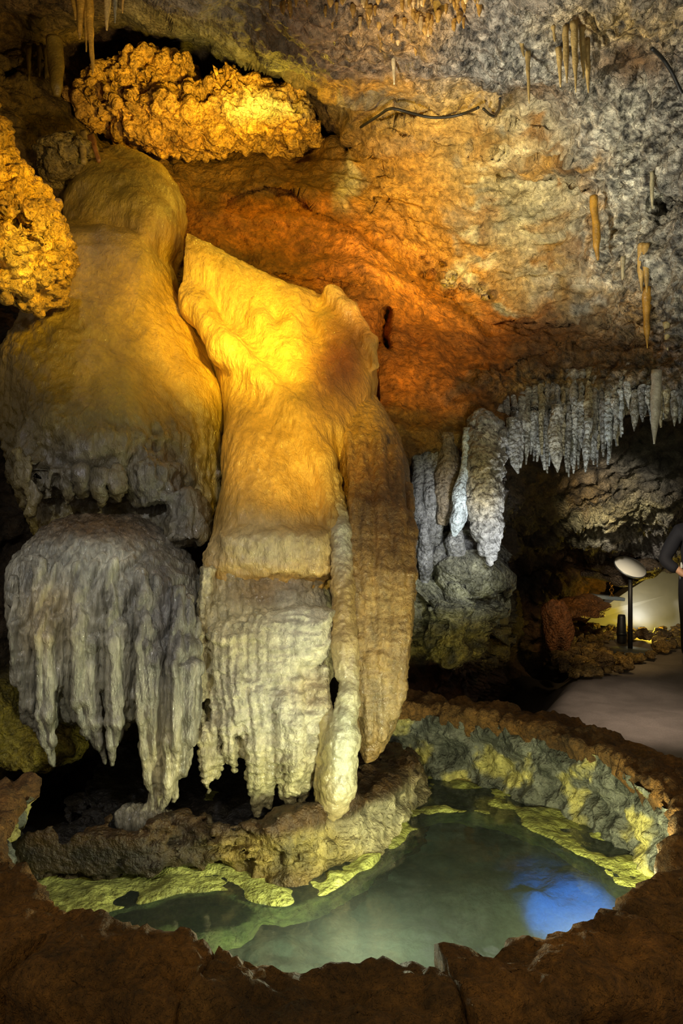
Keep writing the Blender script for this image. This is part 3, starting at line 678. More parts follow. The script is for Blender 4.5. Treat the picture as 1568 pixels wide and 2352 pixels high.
# ---------------------------------------------------------------- the flowstone
FT = {'olive': lin('#9c8434'), 'amber': lin('#d6a548'), 'gold': lin('#e6bc62'), 'cream': lin('#c2b488'), 'pale': lin('#c9c4ae'), 'grey': lin('#9c978a'), 'dgrey': lin('#5d5850'), 'brown': lin('#7a4e18'), 'tan': lin('#b4965a')}  # gold and amber carry some of the lamps' orange besides stone colour
flow = empty('flowstone', P(480, 1700, 3.9)); flow.location.z = .2
tag(flow, 'huge golden flowstone cascade ending in hanging drapery over the pool', 'flowstone')
def finish(F, name, mat, tintf, dispf, smooth=2, label=None):
    co, Q = F.mesh(); co = smooth_co(co, Q, smooth)
    n = vnormals(co, Q)
    u, v = uv_of(co)
    co2 = co+n*dispf(co, u, v)[:, None]
    me = mesh_np(name, co2, Q); set_tint(me, tintf(co, u, v))
    o = child(name, me, mat, flow)
    if label: o['label'] = label
    return o
def flutes(co, s=30, zs=3, seed=1, oct=3): return fbm(co[:, 0]*s, co[:, 1]*s, co[:, 2]*zs, oct, seed)
def ripples(co, s=9, zs=55, seed=2): return fbm(co[:, 0]*s, co[:, 1]*s, co[:, 2]*zs+2*vnoise(co[:, 0]*7, co[:, 1]*7, co[:, 2]*7, 5), 3, seed)

# upper left cascade: knob at the top, swelling dome below
F = Field((-2.0, 3.35, 1.45), (-.25, 6.2, 4.4), .012)
F.loft([(342, 235, 300, 5.5, .22), (355, 205, 345, 5.38, .3), (385, 165, 385, 5.2, .35), (430, 133, 413, 5.05, .38), (480, 125, 418, 4.97, .38), (520, 130, 405, 4.92, .38), (600, 120, 385, 4.85, .38)], .08, n=2.4)
F.loft([(450, 290, 340, 5.0, .2), (475, 272, 388, 4.9, .25), (510, 275, 400, 4.84, .28), (545, 290, 396, 4.82, .28), (585, 300, 375, 4.78, .28), (640, 320, 382, 4.72, .26)], .07, n=2.2)
F.loft([(520, 140, 220, 4.88, .25), (545, 132, 330, 4.76, .35), (600, 112, 374, 4.62, .38), (680, 60, 408, 4.49, .38), (760, 5, 452, 4.35, .38), (840, -25, 490, 4.24, .38), (920, -15, 508, 4.15, .4), (1000, 0, 508, 4.05, .45), (1100, 15, 512, 4.02, .45), (1160, 50, 512, 4.02, .45), (1290, 120, 480, 4.05, .4)], .07, n=3)
# second fold in front
F.loft([(600, 120, 230, 4.62, .2), (700, 60, 280, 4.32, .3), (800, 20, 320, 4.12, .35), (880, 20, 370, 3.96, .4), (950, 45, 388, 3.84, .4), (1010, 35, 400, 3.77, .38), (1080, 40, 310, 3.77, .3), (1130, 50, 300, 3.8, .22)], .10, n=2.3)
# the lower knob beside it
F.loft([(1035, 320, 385, 3.88, .2), (1060, 302, 405, 3.8, .25), (1110, 300, 410, 3.8, .25), (1160, 315, 412, 3.84, .2)], .025)
F.loft([(1130, 385, 450, 3.88, .15), (1200, 380, 470, 3.84, .2), (1280, 385, 470, 3.82, .2)], .02)
for (u, v0, v1, r) in ((70, 1060, 1180, 14), (45, 1040, 1130, 12), (110, 1080, 1150, 13), (150, 1090, 1165, 14), (190, 1090, 1150, 13), (230, 1095, 1160, 13), (270, 1090, 1150, 12)):
    F.strand([(u, v0, 3.76, r*1.3), (u, v1-30, 3.77, r), (u+2, v1, 3.78, 4)], .02)
def tf(co, u, v):
    t = blobs(u, v, [(250, 600, 300, 260, FT['amber'], .75), (280, 420, 160, 100, FT['olive'], .9), (420, 800, 90, 150, FT['amber'], .8), (150, 750, 80, 130, FT['tan'], .6), (150, 1090, 190, 120, lin('#4d463a'), .95), (360, 1120, 80, 120, FT['dgrey'], .9), (430, 1200, 70, 130, FT['dgrey'], .9), (200, 930, 140, 60, FT['olive'], .6)], FT['olive'], warp=18)
    return t*(1+.22*flutes(co, 12, 3, 5)[:, None])
finish(F, 'upper_cascade', M['flow'], tf, lambda co, u, v: .030*fbm(co[:, 0]*4+co[:, 2], co[:, 1]*4, co[:, 2]*2.2, 4, 11)+sstep(900, 1040, v)*(.018*flutes(co, 26, 6, 12)+.016*fbm(co[:, 0]*30, co[:, 1]*30, co[:, 2]*22, 4, 15))+sstep(620, 700, v)*sstep(300, 150, u)*.010*fbm(co[:, 0]*25, co[:, 1]*25, co[:, 2]*18, 3, 13)+.004*flutes(co, 40, 5, 14), label='olive and amber upper cascade with rounded domes')

# left drapery: dome and hanging ribs
F = Field((-1.75, 2.95, .05), (-.5, 4.4, 1.75), .0085)
F.loft([(1183, 170, 290, 3.78, .2), (1200, 110, 330, 3.66, .3), (1240, 60, 375, 3.54, .38), (1300, 12, 420, 3.45, .42), (1360, 2, 450, 3.42, .42), (1450, 10, 458, 3.42, .38), (1550, 30, 458, 3.44, .3), (1620, 45, 458, 3.47, .25), (1650, 60, 455, 3.5, .2)], .05, n=2.3)
ribs = [(28, 1330, 45, 1560, 62, 1655, 11), (60, 1300, 72, 1620, 95, 1700, 14), (92, 1290, 105, 1640, 122, 1760, 17), (125, 1290, 128, 1560, 118, 1690, 14), (150, 1290, 150, 1560, 168, 1655, 13), (178, 1300, 185, 1610, 205, 1690, 14), (205, 1290, 212, 1660, 240, 1752, 14),
        (232, 1300, 230, 1560, 232, 1610, 12), (255, 1290, 262, 1660, 258, 1755, 13), (280, 1300, 278, 1600, 270, 1700, 12), (302, 1310, 300, 1600, 290, 1672, 13), (328, 1320, 330, 1640, 335, 1790, 16), (356, 1330, 355, 1700, 345, 1880, 18), (385, 1340, 378, 1720, 362, 1895, 18), (410, 1360, 400, 1700, 372, 1880, 17), (432, 1380, 428, 1690, 395, 1840, 16), (446, 1420, 446, 1640, 430, 1760, 12)]
for i, (a, b, c, d, e, f, r) in enumerate(ribs):
    dd = 3.42+.04*math.sin(i*2.1)
    F.strand([(a, b, dd+.06, r*.7), ((a+c)/2, (b+d)/2, dd-.02, r), (c, d, dd, r*1.02), ((c+e)/2, (d+f)/2, dd+.02, r*.72), (e, f, dd+.04, 4)], .028)
F.strand([(300, 1880, 3.5, 30), (350, 1890, 3.46, 26), (400, 1880, 3.5, 10)], .05)
def tf(co, u, v):
    t = blobs(u, v, [(230, 1290, 90, 50, FT['pale'], .8), (150, 1500, 150, 150, lin('#a39c86'), .7), (220, 1205, 190, 42, lin('#5c4326'), .95), (390, 1400, 75, 190, lin('#57534f'), .95), (360, 1750, 70, 120, FT['cream'], .7), (110, 1420, 60, 80, FT['tan'], .5)], lin('#8b8575'), warp=14)
    return t*(1+.4*flutes(co, 42, 4, 25)[:, None])
finish(F, 'left_drapery', M['fluted'], tf, lambda co, u, v: .022*sstep(1200, 1300, v)*(np.abs(np.sin(PI*(19*(co[:, 0]-.5*co[:, 1])+1.3*vnoise(co[:, 0]*4, co[:, 1]*4, co[:, 2]*1.6, 27))))-.5)+.007*flutes(co, 60, 5, 21)+.006*fbm(co[:, 0]*26, co[:, 1]*26, co[:, 2]*14, 4, 22)+.003*ripples(co, 12, 60, 23), 1, 'grey ribbed drapery with pointed drips')

# central cascade: apron at the top, long fall, curtain below
F = Field((-.98, 3.3, .95), (.45, 5.9, 3.75), .0105)
F.loft([(538, 392, 440, 4.78, .25), (560, 368, 500, 4.72, .32), (600, 360, 570, 4.66, .42), (640, 372, 660, 4.62, .45), (665, 384, 745, 4.60, .45), (700, 405, 790, 4.55, .48), (760, 446, 838, 4.5, .5), (810, 470, 862, 4.34, .45), (850, 490, 864, 4.24, .45), (900, 502, 862, 4.15, .45), (950, 510, 860, 4.06, .45), (1000, 510, 840, 3.98, .45), (1100, 508, 800, 3.88, .42), (1180, 495, 795, 3.79, .4), (1250, 480, 780, 3.73, .38), (1330, 470, 780, 3.74, .33)], .05, n=2.4)
# flowing folds
F.strand([(400, 620, 4.85, 26), (450, 710, 4.6, 30), (520, 800, 4.35, 34), (600, 880, 4.2, 30), (680, 960, 4.08, 30), (740, 1060, 3.95, 24), (765, 1200, 3.8, 22)], .07)
F.strand([(560, 660, 4.78, 20), (600, 740, 4.52, 22), (650, 830, 4.36, 24), (700, 920, 4.2, 26), (740, 980, 4.08, 24)], .06)
F.strand([(680, 690, 4.66, 20), (670, 760, 4.48, 24), (690, 850, 4.32, 18)], .05)
F.strand([(760, 680, 4.66, 22), (800, 720, 4.55, 24), (845, 790, 4.42, 18), (860, 840, 4.35, 12)], .05)
F.loft([(700, 720, 800, 4.62, .2), (740, 706, 835, 4.47, .25), (800, 706, 858, 4.36, .25), (870, 710, 866, 4.28, .25), (920, 716, 856, 4.22, .22), (942, 740, 830, 4.24, .15)], .02, n=3)
F.loft([(880, 530, 640, 4.24, .15), (940, 518, 675, 4.08, .22), (1000, 513, 700, 3.97, .28), (1100, 511, 720, 3.85, .33), (1180, 500, 745, 3.75, .35), (1260, 478, 760, 3.68, .35), (1290, 470, 762, 3.67, .3), (1340, 470, 764, 3.70, .26), (1420, 480, 760, 3.80, .2)], .06, n=3)
F.slab([(503, 1215), (600, 1205), (700, 1200), (764, 1215), (766, 1325), (735, 1336), (690, 1333), (650, 1338), (610, 1326), (570, 1320), (540, 1312), (506, 1314)], 3.80, .145, .03, .10)
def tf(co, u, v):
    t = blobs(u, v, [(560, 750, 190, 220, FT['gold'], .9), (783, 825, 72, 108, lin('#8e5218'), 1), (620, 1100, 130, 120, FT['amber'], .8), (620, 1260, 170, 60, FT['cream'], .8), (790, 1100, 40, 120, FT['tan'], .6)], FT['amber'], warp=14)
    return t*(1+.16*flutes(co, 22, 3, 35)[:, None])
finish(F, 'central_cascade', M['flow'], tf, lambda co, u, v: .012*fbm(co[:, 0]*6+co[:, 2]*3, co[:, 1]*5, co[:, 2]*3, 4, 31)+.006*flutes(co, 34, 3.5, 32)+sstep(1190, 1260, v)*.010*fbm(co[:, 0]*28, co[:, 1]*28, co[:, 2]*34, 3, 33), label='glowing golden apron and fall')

# curtain under it
F = Field((-.86, 3.05, .08), (.12, 4.3, 1.55), .0075)
F.loft([(1270, 470, 760, 3.72, .3), (1330, 464, 765, 3.68, .35), (1400, 460, 765, 3.6, .38), (1480, 458, 762, 3.55, .38), (1560, 458, 765, 3.52, .36), (1620, 458, 740, 3.53, .32), (1680, 458, 720, 3.55, .25), (1730, 470, 690, 3.58, .18)], .04, n=2.6)
F.loft([(1300, 463, 505, 3.66, .2), (1400, 455, 490, 3.6, .2), (1500, 452, 490, 3.56, .2), (1600, 450, 492, 3.54, .2)], .03)
# upper step and the lip of the recess
F.slab([(480, 1440), (600, 1400), (700, 1390), (766, 1400), (762, 1480), (740, 1525), (700, 1535), (680, 1560), (650, 1585), (640, 1640), (610, 1700), (560, 1690), (500, 1640)], 3.58, .095, .03, .1)
rb = [(462, 1640, 470, 1760, 480, 1812, 13), (492, 1600, 495, 1740, 500, 1782, 14), (520, 1620, 528, 1720, 538, 1768, 14), (545, 1500, 548, 1640, 560, 1700, 16), (585, 1500, 590, 1700, 590, 1868, 26), (618, 1520, 625, 1700, 615, 1850, 22), (648, 1560, 650, 1700, 648, 1830, 17), (680, 1560, 680, 1760, 665, 1850, 24), (712, 1540, 705, 1740, 690, 1850, 22), (742, 1540, 725, 1700, 705, 1820, 18)]
for i, (a, b, c, d, e, f, r) in enumerate(rb):
    dd = 3.50+.03*math.sin(i*1.7)
    F.strand([(a, b, dd+.05, r*.7), ((a+c)/2, (b+d)/2, dd, r), (c, d, dd+.02, r*1.05), ((c+e)/2, (d+f)/2, dd+.06, r*.9), (e, f, dd+.1, r*.38)], .025)
def tf(co, u, v):
    t = blobs(u, v, [(630, 1352, 120, 40, lin('#86642e'), .9), (700, 1440, 90, 90, FT['pale'], .8), (640, 1620, 160, 120, FT['pale'], .7), (600, 1800, 120, 60, lin('#b0a874'), .7), (720, 1590, 60, 40, FT['tan'], .5)], FT['cream'], warp=12)
    return t*(1+.22*fbm(co[:, 0]*20, co[:, 1]*20, co[:, 2]*26, 3, 45)[:, None])
finish(F, 'curtain', M['drape'], tf, lambda co, u, v: .014*sstep(700, 560, u)*(np.abs(np.sin(PI*(24*co[:, 0]+1.2*vnoise(co[:, 0]*5, co[:, 1]*5, co[:, 2]*2, 47))))-.5)+.005*flutes(co, 40, 3, 41)+.010*ripples(co, 10, 48, 42)+.005*fbm(co[:, 0]*32, co[:, 1]*32, co[:, 2]*40, 3, 43), 1, 'cream rippled curtain with blunt drips')

# right hand fall
F = Field((-.1, 3.35, .3), (.5, 4.7, 2.35), .0075)
F.loft([(905, 770, 862, 4.36, .2), (930, 745, 882, 4.25, .25), (960, 742, 900, 4.15, .3), (1000, 748, 922, 4.06, .35), (1060, 752, 940, 3.95, .4), (1130, 758, 946, 3.88, .4), (1220, 765, 955, 3.82, .38), (1300, 768, 958, 3.78, .36), (1400, 770, 954, 3.74, .34), (1500, 775, 945, 3.72, .3), (1600, 790, 932, 3.72, .26), (1680, 805, 910, 3.74, .2), (1730, 825, 880, 3.76, .13), (1752, 835, 858, 3.78, .06)], .04, n=2.4)
for (a, b, c, d, e, f, r) in ((800, 1000, 812, 1300, 822, 1640, 12), (830, 1010, 840, 1320, 845, 1700, 18), (868, 1010, 880, 1320, 880, 1690, 20), (905, 1040, 915, 1320, 905, 1640, 20), (935, 1120, 942, 1320, 925, 1600, 14)):
    F.strand([(a, b, 4.02, r), (c, (b+d)/2, 3.84, r), (c, d, 3.76, r), (e, (d+f)/2, 3.71, r), (e, f, 3.73, r*.6)], .025)
def tf(co, u, v):
    t = blobs(u, v, [(860, 1100, 100, 110, FT['brown'], .8), (815, 945, 95, 48, FT['amber'], .9), (900, 1200, 60, 120, FT['brown'], .6), (870, 1620, 70, 120, lin('#a89468'), .7), (860, 1420, 90, 110, FT['tan'], .6)], lin('#9a7438'), warp=14)  # amber blob at the top stands in for orange lamplight
    return t*(1+.25*flutes(co, 40, 2.5, 55)[:, None])
finish(F, 'brown_fall', M['drape'], tf, lambda co, u, v: .006*flutes(co, 40, 2.5, 51)+.007*ripples(co, 6, 34, 52)*sstep(1150, 1300, v)+.002*fbm(co[:, 0]*60, co[:, 1]*60, co[:, 2]*60, 2, 53), 1, 'brown banded fall beside the curtain')

# glistening rib between the two
F = Field((-.2, 3.2, .08), (.16, 4.4, 1.95), .007)
F.strand([(735, 1010, 4.06, 12), (762, 1100, 3.93, 20), (780, 1220, 3.80, 26), (788, 1350, 3.68, 26), (790, 1480, 3.56, 30), (795, 1540, 3.54, 28)], .03)
F.strand([(805, 1500, 3.56, 14), (800, 1600, 3.5, 24), (785, 1700, 3.47, 38), (775, 1800, 3.47, 42), (765, 1845, 3.49, 34), (758, 1862, 3.5, 18)], .03)
F.strand([(745, 1560, 3.58, 12), (750, 1660, 3.52, 18), (745, 1790, 3.5, 22), (742, 1845, 3.5, 16)], .03)
def tf(co, u, v):
    t = blobs(u, v, [(785, 1240, 30, 70, FT['pale'], .9), (790, 1700, 50, 180, lin('#b9b99c'), .9), (735, 1760, 25, 120, lin('#8c8048'), .7)], FT['tan'], warp=10)
    return t*(1+.15*flutes(co, 30, 10, 65)[:, None])
finish(F, 'glistening_rib', M['wet'], tf, lambda co, u, v: .006*fbm(co[:, 0]*26, co[:, 1]*26, co[:, 2]*22, 3, 61)+.004*fbm(co[:, 0]*60, co[:, 1]*60, co[:, 2]*50, 2, 62), 1, 'wet shining rib with a blunt end')
# ---------------------------------------------------------------- separate rocks and dripstone
def rock_obj(F, name, mat, tintf, dispf, label, cat='rock', smooth=1):
    co, Q = F.mesh(); co = smooth_co(co, Q, smooth); n = vnormals(co, Q); u, v = uv_of(co)
    t = tintf(co, u, v); co = co+n*dispf(co, u, v)[:, None]
    base = np.array([co[:, 0].mean(), co[:, 1].mean(), co[:, 2].min()])
    me = mesh_np(name, co-base, Q); set_tint(me, t)
    o = link(name, me, mat); o.location = base
    return tag(o, label, cat)
# lit crust in the high niche
F = Field((-2.55, 5.3, 4.15), (.05, 7.2, 5.35), .013)
out = [(178, 258), (200, 235), (212, 205), (245, 180), (275, 165), (300, 148), (345, 140), (372, 150), (410, 160), (450, 172), (470, 182), (478, 205), (500, 212), (512, 195), (550, 198), (620, 212), (670, 228), (700, 248), (708, 278), (745, 302), (725, 318), (680, 335), (590, 345), (500, 350), (430, 355), (340, 358), (300, 340), (250, 315), (215, 290)]
F.slab(out, 6.15, .33, .05, .16, (0, .35))
F.slab([(500, 215), (560, 205), (660, 228), (690, 255), (640, 275), (540, 265)], 6.05, .12, .03, .2, carve=True)
F.noise(lambda X, Y, Z: .10*fbm(X*3.5, Y*3.5, Z*4.5, 4, 111)+.05*np.abs(fbm(X*7, Y*7, Z*9, 3, 112)))
rock_obj(F, 'niche_rock', M['crust'], lambda co, u, v: blobs(u, v, [(610, 245, 90, 30, lin('#e6dcb8'), .9), (330, 330, 150, 30, lin('#7a4c18'), .8), (300, 260, 120, 60, lin('#c89450'), .5)], lin('#c8963e'), warp=14)*(1+.3*fbm(co[:, 0]*9, co[:, 1]*9, co[:, 2]*9, 3, 113)[:, None]),
         lambda co, u, v: -.075+.06*popcorn(co, .13, 114)+.05*popcorn(co, .06, 115)+.05*fbm(co[:, 0]*8, co[:, 1]*8, co[:, 2]*8, 4, 116), 'brightly lit golden crusted rock in the high niche above the cascade')
# knobbly block on the left edge
F = Field((-2.45, 3.1, 2.45), (-1.15, 4.5, 3.85), .0105)
F.slab([(-240, 200), (-60, 215), (5, 250), (20, 320), (45, 365), (80, 395), (108, 430), (125, 475), (142, 530), (140, 580), (128, 625), (105, 660), (75, 695), (45, 712), (10, 690), (-30, 660), (-240, 640)], 3.85, .45, .05, .35)
F.slab([(-80, 470), (10, 465), (45, 485), (20, 512), (-80, 520)], 3.5, .3, .02, .06, carve=True)
F.noise(lambda X, Y, Z: .08*fbm(X*4, Y*4, Z*4, 4, 121))
rock_obj(F, 'knobbly_rock', M['crust'], lambda co, u, v: blobs(u, v, [(30, 470, 70, 20, lin('#6a4416'), .9), (50, 600, 60, 80, lin('#b89a5c'), .6), (60, 410, 80, 50, lin('#d09a30'), .7)], lin('#b98a34'), warp=12)*(1+.4*np.clip(fbm(co[:, 0]*24, co[:, 1]*24, co[:, 2]*24, 3, 123), -1, 1)[:, None]),
         lambda co, u, v: -.085+.065*popcorn(co, .085, 124)+.05*popcorn(co, .045, 125)+.012*fbm(co[:, 0]*14, co[:, 1]*14, co[:, 2]*14, 3, 126), 'knobbly orange coral-crusted rock jutting in at the left edge', smooth=0)
# cracked clay block under the thin dripstones, upper left
F = Field((-2.2, 4.7, 3.7), (-1.45, 5.8, 4.6), .012)
F.slab([(78, 345), (105, 318), (150, 308), (200, 318), (232, 345), (225, 385), (185, 410), (130, 430), (95, 410)], 5.25, .25, .03, .2)
rock_obj(F, 'cracked_rock', M['crust'], lambda co, u, v: np.array(lin('#8c7434'))*(1+.4*fbm(co[:, 0]*10, co[:, 1]*10, co[:, 2]*10, 3, 131)[:, None]),
         lambda co, u, v: .03*fbm(co[:, 0]*5, co[:, 1]*5, co[:, 2]*5, 4, 132)-.05*(worley(co[:, 0]*9, co[:, 1]*9, co[:, 2]*9, 133) > .62), 'cracked olive clay rock behind the knob of the cascade')
# mossy rock low on the left, behind the drips
F = Field((-2.1, 3.7, .25), (-.95, 4.7, 1.1), .014)
F.slab([(-120, 1580), (0, 1570), (60, 1620), (130, 1660), (190, 1655), (200, 1700), (160, 1740), (110, 1762), (60, 1765), (20, 1750), (-120, 1740)], 4.15, .25, .05, .2)
rock_obj(F, 'mossy_rock', M['crust'], lambda co, u, v: np.array(lin('#857420'))*(1+.4*fbm(co[:, 0]*9, co[:, 1]*9, co[:, 2]*9, 3, 141)[:, None]), lambda co, u, v: .06*fbm(co[:, 0]*7, co[:, 1]*7, co[:, 2]*7, 5, 142), 'mossy olive rock low behind the pointed grey drips')
# fallen blocks and stones beyond the pool
def stone(name, u, v, d, size, seed, col, label, group=None, squash=(1, 1, .7), cat='rock', onfloor=True):
    bm_ = 22 if size > .25 else 12
    a = np.linspace(0, PI, bm_); b = np.linspace(0, 2*PI, 2*bm_, endpoint=False)
    A, B = np.meshgrid(a, b, indexing='ij')
    co = np.stack([np.sin(A)*np.cos(B), np.sin(A)*np.sin(B), np.cos(A)], -1).reshape(-1, 3)
    r = 1+.35*fbm(co[:, 0]*1.3+seed*3.1, co[:, 1]*1.3, co[:, 2]*1.3, 3, seed)
    w = np.abs(co).max(1); co = co*(.65+.35/np.maximum(w, .5))[:, None]*r[:, None]*np.array(squash)*size*.5
    p = P(u, v, d); zmin = co[:, 2].min()
    me = mesh_np(name, co, grid_quads(2*bm_, bm_, True)); set_tint(me, np.array(lin(col))*(1+.35*fbm(co[:, 0]*14/size*.3, co[:, 1]*14/size*.3, co[:, 2]*14/size*.3+seed, 3, seed)[:, None]))
    o = link(name, me, M['crust']); o.location = p; o.rotation_euler = (0, 0, seed)
    return tag(o, label, cat, group)
stone('boulder', 1282, 1452, 8.5, .50, 201, '#80502c', 'rust-red slab leaning beside the dark hole of the grotto', squash=(.62, .6, 1.15))
stone('boulder', 1340, 1395, 9.3, .8, 202, '#8a5a2c', 'long tan boulder lying above the rust-red slab', squash=(1.2, .7, .35))
stone('boulder', 1410, 1290, 9.6, .9, 203, '#5a4a38', 'dark boulder overhanging behind the reading stand', squash=(1.2, .8, .5))
rs = random.Random(11); k = 0; done = []
for i in range(900):
    u = rs.uniform(1262, 1580); v = rs.uniform(1446, 1556)
    if v > polyf(u, [(1250, 1470), (1300, 1562), (1420, 1548), (1480, 1520), (1568, 1486)]): continue
    d = EYE*FPX/(v-CV)
    if d > 10.25 or (abs(u-1447) < 62 and 1474 < v < 1508) or k >= 130: continue
    s = rs.uniform(.07, .15)*(1.35 if rs.random() < .2 else 1); p = P(u, v, d)
    if any(math.hypot(p[0]-q[0], p[1]-q[1]) < .42*(s+q[2]) for q in done): continue
    done.append((p[0], p[1], s)); k += 1
    o = stone('rubble_stone', u, v, d, s, 300+i, rs.choice(['#8a7038', '#776034', '#9a7c44', '#665030']), 'rough brown stone in the rubble beside the walkway', 'rubble stones beside the walkway')
    o.location.z = .02+s*.22
# dripstone: every one hangs on its own
def drip(name, pts, label, group=None, mat='straw', col='#b89a58', rough=.25, seed=0, seg=12, cat='stalactite', tip=None):
    w = [np.array(P(u, v, d)) for (u, v, d, r) in pts]; rad = [r*d/FPX for (u, v, d, r) in pts]
    base = w[0].copy()
    co, q, t = tube([x-base for x in w], rad, seg, rough, seed, 8)
    me = mesh_np(name, co, q, t)
    c = np.array(lin(col))*(1+.3*fbm(co[:, 0]*25, co[:, 1]*25, co[:, 2]*18, 3, seed+1)[:, None])
    if tip is not None:
        f = sstep(.5, 1, (co[:, 2].max()-co[:, 2])/(np.ptp(co[:, 2])+1e-6))[:, None]; c = c*(1-f)+f*np.array(lin(tip))
    set_tint(me, c)
    o = link(name, me, M[mat]); o.location = base
    return tag(o, label, cat, group)
def dw(u, v): return float(d_wall(np.array([float(u)]), np.array([float(v)]))[0])
g_ = 'thin dripstones at the top left'
for i, (u, v0, v1, u1, r0, col, lab) in enumerate([(165, -60, 46, 173, 7, '#b08a3c', 'short bent golden dripstone, leftmost of the top left bunch'), (186, -60, 91, 183, 11, '#b08a3c', 'thick golden dripstone second in the top left bunch'), (198, -20, 119, 198, 5, '#a88438', 'rough middle dripstone between the two thickest of the top left bunch'),
        (206, -60, 171, 213, 8, '#bd9440', 'longest golden dripstone of the top left bunch'), (247, -60, 70, 245, 8, '#bfa878', 'pale pointed dripstone right of the longest golden one'), (264, -30, 53, 264, 5, '#8d8b86', 'stubby grey dripstone beside the pale pointed one'), (283, -60, 30, 281, 5, '#c8a468', 'thin cream dripstone farthest right of the top left group')]):
    drip('stalactite', [(u, v0, 4.75, r0*1.25), (u, (v0+v1)/2, 4.75, r0), (u1, v1-18, 4.75, r0*.6), (u1, v1, 4.75, 1.5)], lab, g_, col=col, rough=.3, seed=400+i)
drip('stalactite', [(125, 90, 5.45, 20), (128, 140, 5.45, 18), (130, 200, 5.4, 15), (130, 222, 5.4, 8)], 'blunt olive dripstone on the brown wall at upper left', col='#7a6428', seed=420, rough=.15)
for i, (u, v0, v1) in enumerate([(66, 110, 185), (90, 110, 175), (105, 110, 180)]):
    drip('stalactite', [(u, v0, dw(u, v0)-.1, 7), (u, v1, dw(u, v1)-.12, 2)], 'small olive dripstone on the brown wall left of the blunt one', 'small olive drips on the left wall', col='#6e5a26', seed=425+i)
drip('stalactite', [(193, 305, 5.2, 9), (190, 340, 5.1, 8), (192, 375, 5.05, 6)], 'narrow tan dripstone standing before the cracked olive rock', col='#a08448', seed=430)
drip('stalactite', [(208, 315, 5.2, 8), (218, 340, 5.12, 6), (228, 372, 5.1, 5)], 'slanting reddish dripstone right of the cracked olive rock', col='#94602c', seed=431)
drip('stalactite', [(903, 110, 4.72, 6), (904, 150, 4.72, 4), (905, 194, 4.72, 2)], 'single pale straw hanging alone over the ochre band', col='#e0c898', seed=440)
drip('stalactite', [(1008, -40, 4.2, 26), (1008, 10, 4.2, 18), (1005, 50, 4.2, 4)], 'broad ochre cone hanging from the top of the ceiling', col='#a8822e', seed=441)
drip('stalactite', [(789, -40, 4.35, 6), (791, 10, 4.4, 5), (790, 40, 4.45, 2)], 'thin golden straw at the top middle of the ceiling', col='#c89c4c', seed=442)
g_ = 'tan straws under the grey ceiling'
for i, (u, v0, v1, r, lab) in enumerate([(1213, 110, 238, 5, 'lone tan straw left of the bunch under the grey ceiling'), (1285, 110, 200, 6, 'first tan straw of the bunch under the grey ceiling'), (1300, 60, 190, 6, 'greyish second straw of the bunch under the grey ceiling'), (1320, 50, 212, 7, 'longest tan straw of the bunch under the grey ceiling'), (1338, 60, 180, 6, 'brown straw right of the longest in the bunch'), (1349, 90, 213, 6, 'last grey-tan straw of the bunch under the grey ceiling'), (1200, 95, 130, 5, 'short brown straw beside the lone tan one'), (1272, 60, 95, 4, 'very short tan straw above the first of the bunch')]):
    d = min(dw(u, v0), dw(u, (v0+v1)/2), dw(u, v1))-.08
    drip('stalactite', [(u-2, v0, d, r*1.3), (u, (v0+v1)/2, d, r), (u+2, v1, d, 1.5)], lab, g_, col='#9c8450', seed=450+i, rough=.35)
drip('stalactite', [(1362, 450, 5.05, 9), (1366, 500, 5.05, 9), (1370, 560, 5.05, 8), (1373, 598, 5.05, 2)], 'ochre rib hanging down the grey wall at right', col='#a87c26', seed=470, rough=.25)
for i, (u, v0, v1, r, c, lab) in enumerate([(1472, 560, 670, 7, '#b09050', 'left twin of two tan drips on the right wall'), (1484, 560, 672, 7, '#a88848', 'right twin of two tan drips on the right wall'), (1485, 660, 800, 9, '#a87c28', 'long golden drip below the twin drips on the right wall'), (1430, 590, 660, 4, '#a89c78', 'thin pale drip left of the twin drips'), (1532, 740, 805, 6, '#b0a070', 'pale drip right of the long golden one'), (1497, 395, 480, 4, '#a09878', 'thin grey drip beside the black hollow at right')]):
    d = min(dw(u, v0), dw(u, (v0+v1)/2), dw(u, v1))-.06
    drip('stalactite', [(u, v0, d, r*1.4), (u, (v0+v1)/2, d, r), (u+1, v1, d, 1.5)], lab, 'golden drips on the right wall', col=c, seed=480+i, rough=.35)
# fringe along the overhang
r = random.Random(5); n = 0
lab = 'rough grey-white stalactite in the long fringe under the overhang'
bot = [(1120, 1010), (1160, 1040), (1240, 1060), (1300, 1070), (1400, 1055), (1420, 1020), (1440, 965), (1568, 960), (1660, 960)]
for row in range(3):
    u = 1118+row*5
    while u < 1640:
        top = polyf(u, EDGE)-46+row*8+r.uniform(-12, 8)
        L = polyf(u, bot)+r.uniform(-45, 28)-row*6
        d = polyf(u, [(1118, 5.05), (1300, 5.15), (1568, 4.75), (1700, 4.6)])+row*.10+.03
        w = r.uniform(5.5, 10)
        drip('stalactite', [(u+r.uniform(-3, 3), top, d+.10, w*1.0), (u, top*.6+L*.4, d, w*1.05), (u+r.uniform(-2, 2), top*.25+L*.75, d, w*.8), (u+r.uniform(-3, 3), L, d, 2)], lab, 'fringe of stalactites under the overhang', 'crust', r.choice(['#a8a69e', '#b4b2aa', '#9a968a', '#a89c7c', '#8e8c88', '#bcc0c0']), .5, 500+n, 10)
        n += 1; u += r.uniform(11, 17)
drip('stalactite', [(1352, 960, 5.0, 8), (1346, 1040, 5.0, 8), (1344, 1085, 5.0, 2)], 'fringe stalactite with a white pointed tip below its neighbours', 'fringe of stalactites under the overhang', 'crust', '#b8b8b4', .4, 601)
